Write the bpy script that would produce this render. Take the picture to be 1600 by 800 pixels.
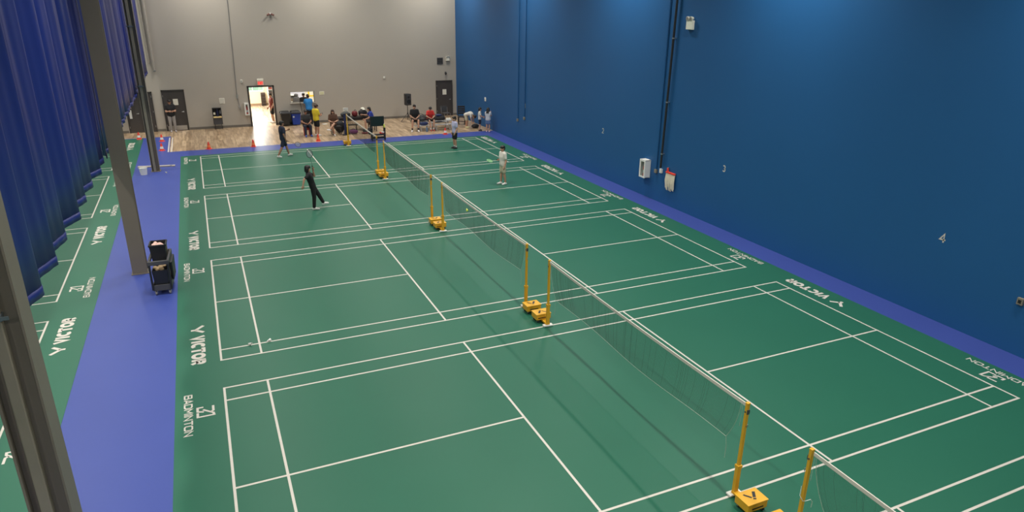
import bpy, bmesh, math, random
from mathutils import Vector, Matrix
random.seed(7)
PI = math.pi
sc = bpy.context.scene
for o in list(bpy.data.objects):
    bpy.data.objects.remove(o)
col = sc.collection

# ------------------------------------------------------------------ camera
YAW, PIT, ROL = 0.4251, 0.3554, 0.0122
CAM = Vector((0.3006, -6.1179, 6.7574))
fw = Vector((math.sin(YAW)*math.cos(PIT), math.cos(YAW)*math.cos(PIT), -math.sin(PIT)))
rt = Vector((math.cos(YAW), -math.sin(YAW), 0))
up = rt.cross(fw)
r2 = rt*math.cos(ROL)+up*math.sin(ROL)
u2 = -rt*math.sin(ROL)+up*math.cos(ROL)
cd = bpy.data.cameras.new('camera')
cam = bpy.data.objects.new('camera', cd)
col.objects.link(cam)
cam.matrix_world = Matrix(((r2.x, u2.x, -fw.x, CAM.x), (r2.y, u2.y, -fw.y, CAM.y), (r2.z, u2.z, -fw.z, CAM.z), (0, 0, 0, 1)))
cd.sensor_width = 36.0
cd.lens = 36.0*1070.71/1600
cd.clip_start = 0.05
cd.clip_end = 300
sc.camera = cam

# ------------------------------------------------------------------ world, exposure
w = bpy.data.worlds.new('sky')
sc.world = w
w.use_nodes = True
bg = w.node_tree.nodes['Background']
bg.inputs[0].default_value = (0.86, 0.94, 1.0, 1)
bg.inputs[1].default_value = 9.0
vs = sc.view_settings
vs.view_transform = 'Standard'
vs.look = 'None'
vs.gamma = 1.0
vs.use_curve_mapping = False
vs.exposure = 0.0

# high-bay rows, parallel to the side walls, and their power
LIGHT_Z = 9.8
LIGHT_ROWS = (1.1, 7.2, 13.3, -5.2, -11.6)
LIGHT_YS = (-7.9, 0.15, 8.2, 16.3, 24.4, 32.9)
LIGHT_W = 255.0
LIGHT_SPREAD = 2.5
LOBBY_W = 260.0

# ------------------------------------------------------------------ materials
def lin(c):
    c = c/255.0
    return c/12.92 if c <= 0.04045 else ((c+0.055)/1.055)**2.4
def rgb(r, g, b):
    return (lin(r), lin(g), lin(b), 1)
MATS = {}
def mat(name, c, rough=0.6, metal=0.0, var=0.06, scale=6.0, spec=0.5, bump=0.0, bscale=60.0, emit=None, es=0.0, trans=0.0):
    if name in MATS:
        return MATS[name]
    m = bpy.data.materials.new(name)
    m.use_nodes = True
    nt = m.node_tree
    p = nt.nodes['Principled BSDF']
    tc = nt.nodes.new('ShaderNodeTexCoord')
    nz = nt.nodes.new('ShaderNodeTexNoise')
    nz.inputs['Scale'].default_value = scale
    nz.inputs['Detail'].default_value = 3
    nt.links.new(tc.outputs['Object'], nz.inputs['Vector'])
    mx = nt.nodes.new('ShaderNodeMix')
    mx.data_type = 'RGBA'
    a = [max(0, v*(1-var)) for v in c[:3]]+[1]
    b = [min(1, v*(1+var)) for v in c[:3]]+[1]
    mx.inputs[6].default_value = a
    mx.inputs[7].default_value = b
    nt.links.new(nz.outputs[0], mx.inputs[0])
    nt.links.new(mx.outputs[2], p.inputs['Base Color'])
    p.inputs['Roughness'].default_value = rough
    p.inputs['Metallic'].default_value = metal
    p.inputs['Specular IOR Level'].default_value = spec
    if bump > 0:
        n2 = nt.nodes.new('ShaderNodeTexNoise')
        n2.inputs['Scale'].default_value = bscale
        nt.links.new(tc.outputs['Object'], n2.inputs['Vector'])
        bp = nt.nodes.new('ShaderNodeBump')
        bp.inputs['Strength'].default_value = bump
        bp.inputs['Distance'].default_value = 0.01
        nt.links.new(n2.outputs[0], bp.inputs['Height'])
        nt.links.new(bp.outputs[0], p.inputs['Normal'])
    if emit:
        p.inputs['Emission Color'].default_value = emit
        p.inputs['Emission Strength'].default_value = es
    MATS[name] = m
    return m

def wood_mat(name, c1, c2, pw=0.19, pl=1.5, rough=0.3):
    m = bpy.data.materials.new(name)
    m.use_nodes = True
    nt = m.node_tree
    p = nt.nodes['Principled BSDF']
    tc = nt.nodes.new('ShaderNodeTexCoord')
    mp = nt.nodes.new('ShaderNodeMapping')
    mp.inputs['Rotation'].default_value = (0, 0, PI/2)
    nt.links.new(tc.outputs['Object'], mp.inputs['Vector'])
    br = nt.nodes.new('ShaderNodeTexBrick')
    br.inputs['Scale'].default_value = 1.0
    br.inputs['Brick Width'].default_value = pl
    br.inputs['Row Height'].default_value = pw
    br.inputs['Mortar Size'].default_value = 0.004
    br.inputs['Mortar'].default_value = (c1[0]*.4, c1[1]*.4, c1[2]*.4, 1)
    br.inputs['Color1'].default_value = c1
    br.inputs['Color2'].default_value = c2
    br.offset = 0.37
    nt.links.new(mp.outputs[0], br.inputs['Vector'])
    st = nt.nodes.new('ShaderNodeMapping')
    st.inputs['Scale'].default_value = (9, 0.9, 1)
    nt.links.new(tc.outputs['Object'], st.inputs['Vector'])
    nz = nt.nodes.new('ShaderNodeTexNoise')
    nz.inputs['Scale'].default_value = 1.2
    nz.inputs['Detail'].default_value = 4
    nt.links.new(st.outputs[0], nz.inputs['Vector'])
    mx = nt.nodes.new('ShaderNodeMix')
    mx.data_type = 'RGBA'
    mx.blend_type = 'MULTIPLY'
    mx.inputs[0].default_value = 0.75
    cr = nt.nodes.new('ShaderNodeValToRGB')
    cr.color_ramp.elements[0].position = 0.35
    cr.color_ramp.elements[0].color = (0.5, 0.47, 0.43, 1)
    cr.color_ramp.elements[1].position = 0.62
    cr.color_ramp.elements[1].color = (1.05, 1.05, 1.05, 1)
    nt.links.new(nz.outputs[0], cr.inputs[0])
    nt.links.new(br.outputs['Color'], mx.inputs[6])
    nt.links.new(cr.outputs[0], mx.inputs[7])
    nt.links.new(mx.outputs[2], p.inputs['Base Color'])
    p.inputs['Roughness'].default_value = rough
    return m

def glass_mat(name, tint=(0.95, 0.98, 1.0, 1), refl=0.08):
    m = bpy.data.materials.new(name)
    m.use_nodes = True
    nt = m.node_tree
    nt.nodes.clear()
    out = nt.nodes.new('ShaderNodeOutputMaterial')
    tr = nt.nodes.new('ShaderNodeBsdfTransparent')
    tr.inputs[0].default_value = tint
    gl = nt.nodes.new('ShaderNodeBsdfGlossy')
    gl.inputs['Roughness'].default_value = 0.03
    mx = nt.nodes.new('ShaderNodeMixShader')
    mx.inputs[0].default_value = refl
    nt.links.new(tr.outputs[0], mx.inputs[1])
    nt.links.new(gl.outputs[0], mx.inputs[2])
    nt.links.new(mx.outputs[0], out.inputs[0])
    return m

M_GREEN = mat('green court vinyl', (0.018, 0.117, 0.072, 1), 0.42, spec=0.27, var=0.05, scale=0.7, bump=0.04, bscale=120)
M_BLUEF = mat('blue floor vinyl', (0.043, 0.069, 0.29, 1), 0.40, spec=0.27, var=0.05, scale=0.8, bump=0.04, bscale=120)
M_LINE = mat('white line paint', (0.58, 0.545, 0.50, 1), 0.5, var=0.04, scale=9)
M_WOOD = wood_mat('pale grey oak planks', rgb(196, 172, 142), rgb(158, 134, 108))
M_GREY = mat('light grey wall paint', (0.42, 0.385, 0.335, 1), 0.75, var=0.03, scale=0.6, bump=0.03, bscale=35)
M_BLUEW = mat('blue wall paint', (0.015, 0.096, 0.262, 1), 0.5, spec=0.3, var=0.05, scale=0.5, bump=0.04, bscale=30)
M_CEIL = mat('ceiling paint', (0.55, 0.55, 0.55, 1), 0.85)
M_BASE = mat('grey baseboard', (0.16, 0.145, 0.125, 1), 0.6)
M_DOOR = mat('charcoal door paint', (0.055, 0.048, 0.045, 1), 0.5)
M_FRAME = mat('charcoal frame paint', (0.045, 0.04, 0.038, 1), 0.5)
M_STEEL = mat('brushed steel', (0.5, 0.5, 0.5, 1), 0.35, 0.9)
M_WHITE = mat('white plastic', (0.75, 0.75, 0.72, 1), 0.45)
M_PAPER = mat('paper', (0.78, 0.76, 0.66, 1), 0.8)
M_BLACK = mat('black plastic', (0.014, 0.015, 0.018, 1), 0.5)
M_BLACKM = mat('black metal', (0.02, 0.02, 0.022, 1), 0.4)
M_GREYP = mat('dark grey plastic', (0.06, 0.06, 0.065, 1), 0.5)
M_YEL = mat('yellow post enamel', (0.68, 0.36, 0.022, 1), 0.38, var=0.05)
M_NET = mat('dark net cord', (0.035, 0.028, 0.02, 1), 0.8)
M_TAPE = mat('net top tape', (0.62, 0.58, 0.52, 1), 0.7)
M_CURT = mat('blue vinyl curtain', (0.010, 0.020, 0.165, 1), 0.38, var=0.1, scale=0.8, spec=0.7)
M_COL = mat('grey column paint', (0.165, 0.142, 0.115, 1), 0.55, var=0.06, scale=3)
M_PIPE = mat('pale grey pipe', (0.22, 0.195, 0.155, 1), 0.5)
M_RED = mat('red orange cone', (0.75, 0.055, 0.03, 1), 0.5)
M_ORANGE = mat('orange print', (0.85, 0.2, 0.05, 1), 0.5)
M_CREAM = mat('cream wall paint', (0.80, 0.68, 0.48, 1), 0.8)
M_SKIN = mat('skin', (0.50, 0.28, 0.19, 1), 0.55)
M_HAIR = mat('black hair', (0.010, 0.008, 0.008, 1), 0.5)
M_LAMP = mat('lamp lens', (0.9, 0.9, 0.9, 1), 0.4, emit=(1, 0.96, 0.9, 1), es=6.0)
M_GLASS = glass_mat('window glass')

# ------------------------------------------------------------------ geometry helpers
class MB:
    def __init__(s):
        s.v = []
        s.f = []
    def quad(s, a, b, c, d):
        n = len(s.v)
        s.v += [a, b, c, d]
        s.f.append((n, n+1, n+2, n+3))
        return s
    def box(s, x0, x1, y0, y1, z0, z1, M=None):
        n = len(s.v)
        pts = [(x, y, z) for x in (x0, x1) for y in (y0, y1) for z in (z0, z1)]
        if M is not None:
            pts = [tuple(M @ Vector(p)) for p in pts]
        s.v += pts
        for f in ((0, 1, 3, 2), (4, 6, 7, 5), (0, 4, 5, 1), (2, 3, 7, 6), (0, 2, 6, 4), (1, 5, 7, 3)):
            s.f.append(tuple(n+i for i in f))
        return s
    def taper(s, cx, cy, z0, z1, w0, d0, w1, d1, ox=0, oy=0):
        n = len(s.v)
        for z, ww, dd, a, b in ((z0, w0, d0, 0, 0), (z1, w1, d1, ox, oy)):
            for sx, sy in ((-1, -1), (1, -1), (1, 1), (-1, 1)):
                s.v.append((cx+a+sx*ww/2, cy+b+sy*dd/2, z))
        s.f += [tuple(n+i for i in f) for f in ((3, 2, 1, 0), (4, 5, 6, 7), (0, 1, 5, 4), (1, 2, 6, 5), (2, 3, 7, 6), (3, 0, 4, 7))]
        return s
    def tube(s, path, r, n=8, caps=True, closed=False):
        P = [Vector(p) for p in path]
        rr = r if isinstance(r, (list, tuple)) else [r]*len(P)
        b0 = len(s.v)
        ref = None
        N = len(P)
        for i, p in enumerate(P):
            if closed:
                d = P[(i+1) % N]-P[i-1]
            else:
                d = P[min(i+1, N-1)]-P[max(i-1, 0)]
            d.normalize()
            if ref is None:
                ref = Vector((0, 0, 1)) if abs(d.z) < 0.9 else Vector((1, 0, 0))
            a = d.cross(ref)
            if a.length < 1e-5:
                a = d.cross(Vector((0.3, 1, 0.2)))
            a.normalize()
            b = a.cross(d).normalized()
            ref = b
            for k in range(n):
                t = 2*PI*k/n
                s.v.append(tuple(p+(a*math.cos(t)+b*math.sin(t))*rr[i]))
        rings = N if closed else N-1
        for i in range(rings):
            for k in range(n):
                a0 = b0+i*n
                a1 = b0+((i+1) % N)*n
                s.f.append((a0+k, a0+(k+1) % n, a1+(k+1) % n, a1+k))
        if caps and not closed:
            s.f.append(tuple(b0+k for k in reversed(range(n))))
            s.f.append(tuple(b0+(N-1)*n+k for k in range(n)))
        return s
    def lathe(s, prof, c=(0, 0, 0), n=20, caps=True):
        b0 = len(s.v)
        for r, z in prof:
            for k in range(n):
                t = 2*PI*k/n
                s.v.append((c[0]+r*math.cos(t), c[1]+r*math.sin(t), c[2]+z))
        for i in range(len(prof)-1):
            for k in range(n):
                a = b0+i*n
                b = a+n
                s.f.append((a+k, a+(k+1) % n, b+(k+1) % n, b+k))
        if caps:
            s.f.append(tuple(b0+k for k in reversed(range(n))))
            s.f.append(tuple(b0+(len(prof)-1)*n+k for k in range(n)))
        return s
    def prism(s, poly, z0, z1, fn=None):
        n = len(poly)
        b0 = len(s.v)
        fn = fn or (lambda x, y, z: (x, y, z))
        for z in (z0, z1):
            for p in poly:
                s.v.append(fn(p[0], p[1], z))
        s.f.append(tuple(b0+i for i in reversed(range(n))))
        s.f.append(tuple(b0+n+i for i in range(n)))
        for i in range(n):
            j = (i+1) % n
            s.f.append((b0+i, b0+j, b0+n+j, b0+n+i))
        return s
    def ball(s, c, r, n=10, m=7):
        rx, ry, rz = r if isinstance(r, (list, tuple)) else (r, r, r)
        b0 = len(s.v)
        for i in range(1, m):
            t = PI*i/m
            for k in range(n):
                p = 2*PI*k/n
                s.v.append((c[0]+rx*math.sin(t)*math.cos(p), c[1]+ry*math.sin(t)*math.sin(p), c[2]+rz*math.cos(t)))
        top = len(s.v)
        s.v.append((c[0], c[1], c[2]+rz))
        s.v.append((c[0], c[1], c[2]-rz))
        for i in range(m-2):
            for k in range(n):
                a = b0+i*n
                b = a+n
                s.f.append((a+k, b+k, b+(k+1) % n, a+(k+1) % n))
        for k in range(n):
            s.f.append((top, b0+k, b0+(k+1) % n))
            s.f.append((top+1, b0+(m-2)*n+(k+1) % n, b0+(m-2)*n+k))
        return s
    def mesh(s, name):
        me = bpy.data.meshes.new(name)
        me.from_pydata([tuple(v) for v in s.v], [], s.f)
        bm = bmesh.new()
        bm.from_mesh(me)
        bmesh.ops.recalc_face_normals(bm, faces=bm.faces)
        bm.to_mesh(me)
        bm.free()
        return me

def smooth(me, ang=0.7):
    me.polygons.foreach_set('use_smooth', [True]*len(me.polygons))
    try:
        me.set_sharp_from_angle(angle=ang)
    except Exception:
        pass

def obj(name, mb, m, parent=None, sm=True, bevel=0.0, loc=None, rot=None):
    me = mb.mesh(name) if isinstance(mb, MB) else mb
    if sm:
        smooth(me)
    me.materials.clear()
    me.materials.append(m)
    o = bpy.data.objects.new(name, me)
    col.objects.link(o)
    if parent:
        o.parent = parent
    if loc:
        o.location = loc
    if rot:
        o.rotation_euler = rot
    if bevel > 0:
        b = o.modifiers.new('bevel', 'BEVEL')
        b.width = bevel
        b.segments = 2
        b.limit_method = 'ANGLE'
    return o
def tag(o, label, cat, group=None):
    o['label'] = label
    o['category'] = cat
    if group:
        o['group'] = group
    return o
def thing(name, label, cat, loc=(0, 0, 0), rz=0.0, group=None):
    o = bpy.data.objects.new(name, None)
    o.empty_display_size = 0.2
    col.objects.link(o)
    o.location = loc
    o.rotation_euler = (0, 0, rz)
    return tag(o, label, cat, group)
def struct(name, mb, m, label=None, sm=False):
    o = obj(name, mb, m, None, sm)
    o['kind'] = 'structure'
    if label:
        o['label'] = label
    return o
def copy_tree(o, parent=None):
    c = o.copy()
    col.objects.link(c)
    c.parent = parent
    for ch in [x for x in bpy.data.objects if x.parent == o]:
        copy_tree(ch, c)
    return c

# flat stroke lettering: polylines in a unit box turned into mitred ribbons
def ribbon(mb, pts, wd, fn, closed=False):
    P = [Vector(p) for p in pts]
    N = len(P)
    L, R = [], []
    for i in range(N):
        if closed:
            a, b = P[i]-P[i-1], P[(i+1) % N]-P[i]
        else:
            a = P[i]-P[i-1] if i > 0 else P[1]-P[0]
            b = P[i+1]-P[i] if i < N-1 else P[-1]-P[-2]
        a.normalize()
        b.normalize()
        na, nb = Vector((-a.y, a.x)), Vector((-b.y, b.x))
        m = na+nb
        if m.length < 1e-4:
            m = na
        m.normalize()
        k = min(2.0, 1/max(0.35, m.dot(na)))
        L.append(P[i]+m*wd/2*k)
        R.append(P[i]-m*wd/2*k)
    b0 = len(mb.v)
    for i in range(N):
        mb.v.append(fn(L[i].x, L[i].y))
        mb.v.append(fn(R[i].x, R[i].y))
    for i in range(N if closed else N-1):
        j = (i+1) % N
        mb.f.append((b0+2*i, b0+2*i+1, b0+2*j+1, b0+2*j))
def arc(cx, cy, rx, ry, a0, a1, n=12):
    return [(cx+rx*math.cos(math.radians(a0+(a1-a0)*i/n)), cy+ry*math.sin(math.radians(a0+(a1-a0)*i/n))) for i in range(n+1)]
# heavy letters, stroke about 0.27 of the height; (strokes, advance)
HV = {
 'V': ([([(0.13, 1.0), (0.44, 0.12), (0.74, 1.0)], False)], 0.92),
 'I': ([([(0.15, 0), (0.15, 1)], False)], 0.38),
 'C': ([(arc(0.46, 0.5, 0.33, 0.37, 48, 312, 18), False)], 0.88),
 'T': ([([(0.0, 0.87), (0.8, 0.87)], False), ([(0.4, 0.8), (0.4, 0)], False)], 0.86),
 'O': ([(arc(0.47, 0.5, 0.34, 0.37, 0, 345, 23), True)], 1.0),
 'R': ([([(0.14, 0), (0.14, 1)], False), ([(0.2, 0.87)]+arc(0.5, 0.66, 0.17, 0.21, 90, -90, 8)+[(0.2, 0.45)], False), ([(0.42, 0.45), (0.68, 0)], False)], 0.84),
}
LT = {
 'B': ([([(0.07, 0.0), (0.07, 1.0)], False), ([(0.07, 0.93), (0.7, 0.93), (0.76, 0.84), (0.76, 0.6), (0.68, 0.52), (0.07, 0.52)], False), ([(0.68, 0.52), (0.83, 0.42), (0.83, 0.16), (0.74, 0.07), (0.07, 0.07)], False)], 1.02),
 'A': ([([(0.04, 0), (0.42, 0.96), (0.8, 0)], False), ([(0.16, 0.28), (0.68, 0.28)], False)], 0.96),
 'D': ([([(0.07, 0.07), (0.07, 0.93), (0.68, 0.93), (0.83, 0.78), (0.83, 0.22), (0.68, 0.07)], True)], 1.02),
 'M': ([([(0.07, 0), (0.07, 0.95), (0.48, 0.4), (0.89, 0.95), (0.89, 0)], False)], 1.1),
 'I': ([([(0.08, 0), (0.08, 1)], False)], 0.28),
 'N': ([([(0.07, 0), (0.07, 0.95), (0.8, 0.05), (0.8, 1)], False)], 1.02),
 'T': ([([(0.0, 0.93), (0.82, 0.93)], False), ([(0.41, 0.9), (0.41, 0)], False)], 0.92),
 'O': ([([(0.07, 0.2), (0.07, 0.8), (0.2, 0.93), (0.72, 0.93), (0.85, 0.8), (0.85, 0.2), (0.72, 0.07), (0.2, 0.07)], True)], 1.05),
 'E': ([([(0.7, 0.93), (0.08, 0.93), (0.08, 0.07), (0.7, 0.07)], False), ([(0.08, 0.5), (0.6, 0.5)], False)], 0.86),
 'X': ([([(0.05, 0), (0.75, 1)], False), ([(0.75, 0), (0.05, 1)], False)], 0.9),
 '1': ([([(0.12, 0.78), (0.36, 0.96), (0.36, 0)], False)], 0.6),
 '2': ([(arc(0.35, 0.68, 0.27, 0.26, 165, -35, 10)+[(0.08, 0.07), (0.68, 0.07)], False)], 0.8),
 '3': ([(arc(0.34, 0.72, 0.25, 0.21, 150, -80, 9)+arc(0.34, 0.29, 0.28, 0.23, 80, -150, 9), False)], 0.8),
 '4': ([([(0.52, 0), (0.52, 0.95), (0.05, 0.3), (0.75, 0.3)], False)], 0.8),
}
VMARK = [([(0.02, 1.0), (0.50, 0.36), (0.50, 0.0)], False), ([(0.92, 1.0), (0.52, 0.36)], False)]
ZJ = [([(0.53, 0.0), (0.96, 0.0), (0.96, 1.0), (0.76, 0.97), (0.28, 0.33)], False),
      ([(0.02, 0.97), (0.52, 0.97), (0.62, 0.80)], False),
      ([(0.03, 0.36), (0.03, 0.0), (0.40, 0.0), (0.52, 0.38)], False)]
def text_mesh(txt, font, wd, fn, length, height):
    tot = sum(font[c][1] for c in txt)
    k = length/tot
    mb = MB()
    x = 0.0
    for c in txt:
        st, adv = font[c]
        for pts, cl in st:
            ribbon(mb, [((x+p[0])*k, p[1]*height) for p in pts], wd, fn, cl)
        x += adv
    return mb
def mark_mesh(strokes, wd, fn, length, height, mb=None):
    mb = mb or MB()
    for pts, cl in strokes:
        ribbon(mb, [(p[0]*length, p[1]*height) for p in pts], wd, fn, cl)
    return mb

# ------------------------------------------------------------------ room shell
XR, XL, YB, YF, ZC = 15.05, -18.6, 35.2, -11.0, 11.0
WOOD_Y = 29.28
floor = struct('floor', MB().box(XL-0.2, XR+0.2, YF-0.2, YB+0.2, -0.3, -0.006), mat('concrete slab', (0.3, 0.3, 0.29, 1), 0.8))
obj('blue_vinyl', MB().box(XL, XR, YF, WOOD_Y, -0.006, 0.0).box(XL, -1.28, WOOD_Y, 33.45, -0.006, 0.0), M_BLUEF, floor, False)
obj('wood_planking', MB().box(-1.28, XR, WOOD_Y, YB, -0.006, 0.0).box(XL, -1.28, 33.45, YB, -0.006, 0.0), M_WOOD, floor, False)
obj('edge_tape', MB().box(-1.36, -1.31, WOOD_Y, 33.1, 0, 0.003).box(-1.22, -1.17, WOOD_Y, 33.1, 0, 0.003), M_LINE, floor, False)

wb = MB()
wt = 0.22
DX0, DX1, DZ = 2.86, 4.16, 2.16
HX0, HX1, HZ0, HZ1 = 5.08, 6.38, 1.19, 1.79
wb.box(XL-0.2, DX0, YB, YB+wt, 0, ZC)
wb.box(DX0, DX1, YB, YB+wt, DZ, ZC)
wb.box(DX1, HX0, YB, YB+wt, 0, ZC)
wb.box(HX0, HX1, YB, YB+wt, 0, HZ0)
wb.box(HX0, HX1, YB, YB+wt, HZ1, ZC)
wb.box(HX1, XR+0.2, YB, YB+wt, 0, ZC)
struct('wall_back', wb, M_GREY, 'light grey painted end wall')
wr = struct('wall_right', MB().box(XR, XR+0.2, YF, YB, -0.006, ZC), M_BLUEW, 'tall blue painted side wall')
struct('wall_left', MB().box(XL-0.2, XL, YF, YB, -0.006, ZC), M_GREY)
struct('wall_front', MB().box(XL-0.2, XR+0.2, YF-0.2, YF, -0.006, ZC), M_GREY)
struct('ceiling', MB().box(XL-0.2, XR+0.2, YF-0.2, YB+wt, ZC, ZC+0.2), M_CEIL)
bb = MB()
for a, b in ((-0.36, DX0-0.07), (DX1+0.07, 13.68), (14.82, XR), (-1.93, -1.52), (XL, -3.3)):
    bb.box(a, b, YB-0.018, YB, 0, 0.13)
struct('baseboard_back', bb, M_BASE)

# painted numbers on the blue wall (a sub-part of the wall)
def wall_num(ch, y, z, h=0.21):
    fn = lambda a, b: (XR-0.004, y+0.07-a, z+b)
    obj('wall_number', text_mesh(ch, LT, 0.035, fn, 0.15, h), M_LINE, wr, False)
wall_num('1', 25.1, 1.80)
wall_num('2', 17.68, 1.80)
wall_num('3', 10.40, 1.82)
wall_num('4', 3.15, 1.82)

# court mats with lines and lettering
def court_lines(x0, y0, mat_o):
    L, Wd, t = 13.4, 6.1, 0.04
    z0, z1 = 0.004, 0.0055
    mb = MB()
    for x in (0, L-t, 0.76, L-0.76-t):
        mb.box(x0+x, x0+x+t, y0, y0+Wd, z0, z1)
    for x in (L/2-1.98-t+0.02, L/2+1.98-0.02):
        mb.box(x0+x, x0+x+t, y0, y0+Wd, z0, z1)
    zz = z1+0.0003
    for y in (0, Wd-t, 0.46, Wd-0.46-t):
        mb.box(x0, x0+L, y0+y, y0+y+t, z0, zz)
    mb.box(x0, x0+L/2-1.98, y0+Wd/2-t/2, y0+Wd/2+t/2, z0, zz)
    mb.box(x0+L/2+1.98, x0+L, y0+Wd/2-t/2, y0+Wd/2+t/2, z0, zz)
    return obj('court_lines', mb, M_LINE, mat_o, False)
def margin_text(xe, ye, side, mat_o):
    # side=-1: left margin, read facing +x; side=+1: right margin, read facing -x.  (xe, ye): court corner where BADMINTON starts
    d = -1 if side < 0 else 1            # reading direction along y
    z = 0.0062
    def base(off, ystart):
        if side < 0:
            return lambda s, t: (xe-off+t, ystart-s, z)
        return lambda s, t: (xe+off-t, ystart+s, z)
    y_b = ye
    obj('lettering', text_mesh('BADMINTON', LT, 0.026, base(0.655, y_b+d*0.04), 1.38, 0.135), M_LINE, mat_o, False)
    obj('emblem', mark_mesh(ZJ, 0.04, base(0.44, y_b+d*0.55), 0.33, 0.26), M_LINE, mat_o, False)
    y_v = ye+d*6.1-d*1.83
    obj('brand_mark', mark_mesh(VMARK, 0.072, base(0.52, y_v), 0.38, 0.25), M_LINE, mat_o, False)
    obj('lettering', text_mesh('VICTOR', HV, 0.077, base(0.52, y_v+d*0.50), 1.33, 0.26), M_LINE, mat_o, False)

gm = obj('court_mat', MB().box(-0.80, 14.2, YF, 28.0, 0.0, 0.004), M_GREEN, floor, False)
gm2 = obj('court_mat', MB().box(-17.6, -2.54, YF, 33.3, 0.0, 0.004), M_GREEN, floor, False)
Y0 = [-7.2, 0.0, 7.2, 14.36, 21.57]
for y0 in Y0:
    court_lines(0.0, y0, gm)
    if y0 > -1:
        margin_text(0.0, y0+6.1, -1, gm)
        margin_text(13.4, y0, 1, gm)
margin_text(0.0, -1.1, -1, gm)
for y0 in (-2.7, 4.48, 11.70, 18.9, 26.1):
    court_lines(-16.78, y0, gm2)
    margin_text(-3.38, y0, 1, gm2)

# ------------------------------------------------------------------ doors, doorway, serving hatch
def closed_door(name, x0, x1, h, sign=None, kick=False, knob_side=1, label=None):
    d = struct(name, MB().box(x0+0.05, x1-0.05, YB-0.03, YB-0.004, 0.008, h-0.05), M_DOOR, label)
    obj('door_frame', MB().box(x0, x0+0.055, YB-0.05, YB, 0, h).box(x1-0.055, x1, YB-0.05, YB, 0, h).box(x0, x1, YB-0.05, YB, h-0.055, h), M_FRAME, d, False)
    kx = x1-0.16 if knob_side > 0 else x0+0.16
    hd = MB()
    hd.tube([(kx, YB-0.03, 1.0), (kx, YB-0.045, 1.0)], 0.035, 12)
    hd.tube([(kx, YB-0.04, 1.0), (kx, YB-0.08, 1.0), (kx-0.09*knob_side, YB-0.085, 1.0)], 0.013, 8)
    obj('door_handle', hd, M_STEEL, d)
    for z in (0.3, 1.07, 1.85):
        hx = x0+0.052 if knob_side > 0 else x1-0.052
        obj('hinge', MB().tube([(hx, YB-0.052, z-0.05), (hx, YB-0.052, z+0.05)], 0.01, 8), M_STEEL, d)
    if kick:
        obj('kick_plate', MB().box(x0+0.09, x1-0.09, YB-0.036, YB-0.03, 0.03, 0.27), M_STEEL, d, False)
    if sign:
        a, b, z0, z1 = sign
        obj('notice', MB().box(a, b, YB-0.034, YB-0.03, z0, z1), M_PAPER, d, False)
    return d
closed_door('door_1', -1.49, -0.38, 2.16, (-0.98, -0.74, 1.36, 1.68), True, 1, 'charcoal door with steel kick plate and a notice')
closed_door('door_3', 13.71, 14.78, 2.16, (14.13, 14.38, 1.30, 1.62), False, 1, 'charcoal door with a white notice beside the blue wall')
d4 = closed_door('door_4', -3.26, -2.55, 2.10, None, False, 1, 'dark door behind the steel column')
obj('push_plate', MB().box(-3.14, -3.02, YB-0.036, YB-0.03, 0.75, 1.2), M_WHITE, d4, False)
closed_door('door_5', -2.55, -1.94, 2.10, None, False, -1, 'narrow dark door leaf beside the steel column')
d2 = struct('door_2', MB().box(DX0-0.06, DX0+0.03, YB-0.03, YB+wt+0.02, 0, DZ+0.05).box(DX1-0.03, DX1+0.06, YB-0.03, YB+wt+0.02, 0, DZ+0.05).box(DX0-0.06, DX1+0.06, YB-0.03, YB+wt+0.02, DZ-0.02, DZ+0.06), M_FRAME, 'open doorway with a charcoal frame')
obj('door_leaf', MB().box(DX0-1.25, DX0-0.06, YB+wt+0.02, YB+wt+0.065, 0.01, DZ-0.03), M_DOOR, d2, False)
h1 = struct('window_1', MB().box(HX0-0.04, HX0, YB-0.015, YB+wt+0.01, HZ0-0.04, HZ1+0.04).box(HX1, HX1+0.04, YB-0.015, YB+wt+0.01, HZ0-0.04, HZ1+0.04).box(HX0-0.04, HX1+0.04, YB-0.015, YB+wt+0.01, HZ1, HZ1+0.04), M_GREY, 'serving hatch opening into the lit reception')
obj('window_sill', MB().box(HX0-0.06, HX1+0.06, YB-0.08, YB+wt+0.12, HZ0-0.04, HZ0), M_GREY, h1, False)

# ------------------------------------------------------------------ lobby and reception behind the end wall
LX0, LX1, LY1, LZ = 0.6, 9.6, 43.6, 3.0
M_LWOOD = wood_mat('pale lobby planks', rgb(214, 194, 166), rgb(190, 168, 140), rough=0.22)
lf = struct('floor_lobby', MB().box(LX0-0.2, LX1+0.2, YB, LY1+0.2, -0.3, 0.0), M_LWOOD)
lw = MB()
lw.box(LX0-0.2, LX0, YB+wt, LY1+0.2, 0, LZ)
lw.box(LX1, LX1+0.2, YB+wt, LY1+0.2, 0, LZ)
WZ0, WZ1 = 0.93, 2.75
wins = [(1.6, 2.75), (2.95, 4.35), (4.85, 5.85), (6.2, 8.6)]
lw.box(LX0, LX1, LY1, LY1+0.2, 0, WZ0)
lw.box(LX0, LX1, LY1, LY1+0.2, WZ1, LZ)
px = LX0
for a, b in wins:
    lw.box(px, a, LY1, LY1+0.2, WZ0, WZ1)
    px = b
lw.box(px, LX1, LY1, LY1+0.2, WZ0, WZ1)
struct('wall_lobby', lw, M_CREAM)
struct('ceiling_lobby', MB().box(LX0-0.2, LX1+0.2, YB+wt, LY1+0.2, LZ, LZ+0.15), M_CEIL)
struct('wall_reception', MB().box(4.62, 4.74, YB+wt, 39.6, 0, LZ).box(4.74, LX1, 39.6, 39.72, 0, LZ), mat('warm white paint', (0.78, 0.74, 0.62, 1), 0.8))
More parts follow.
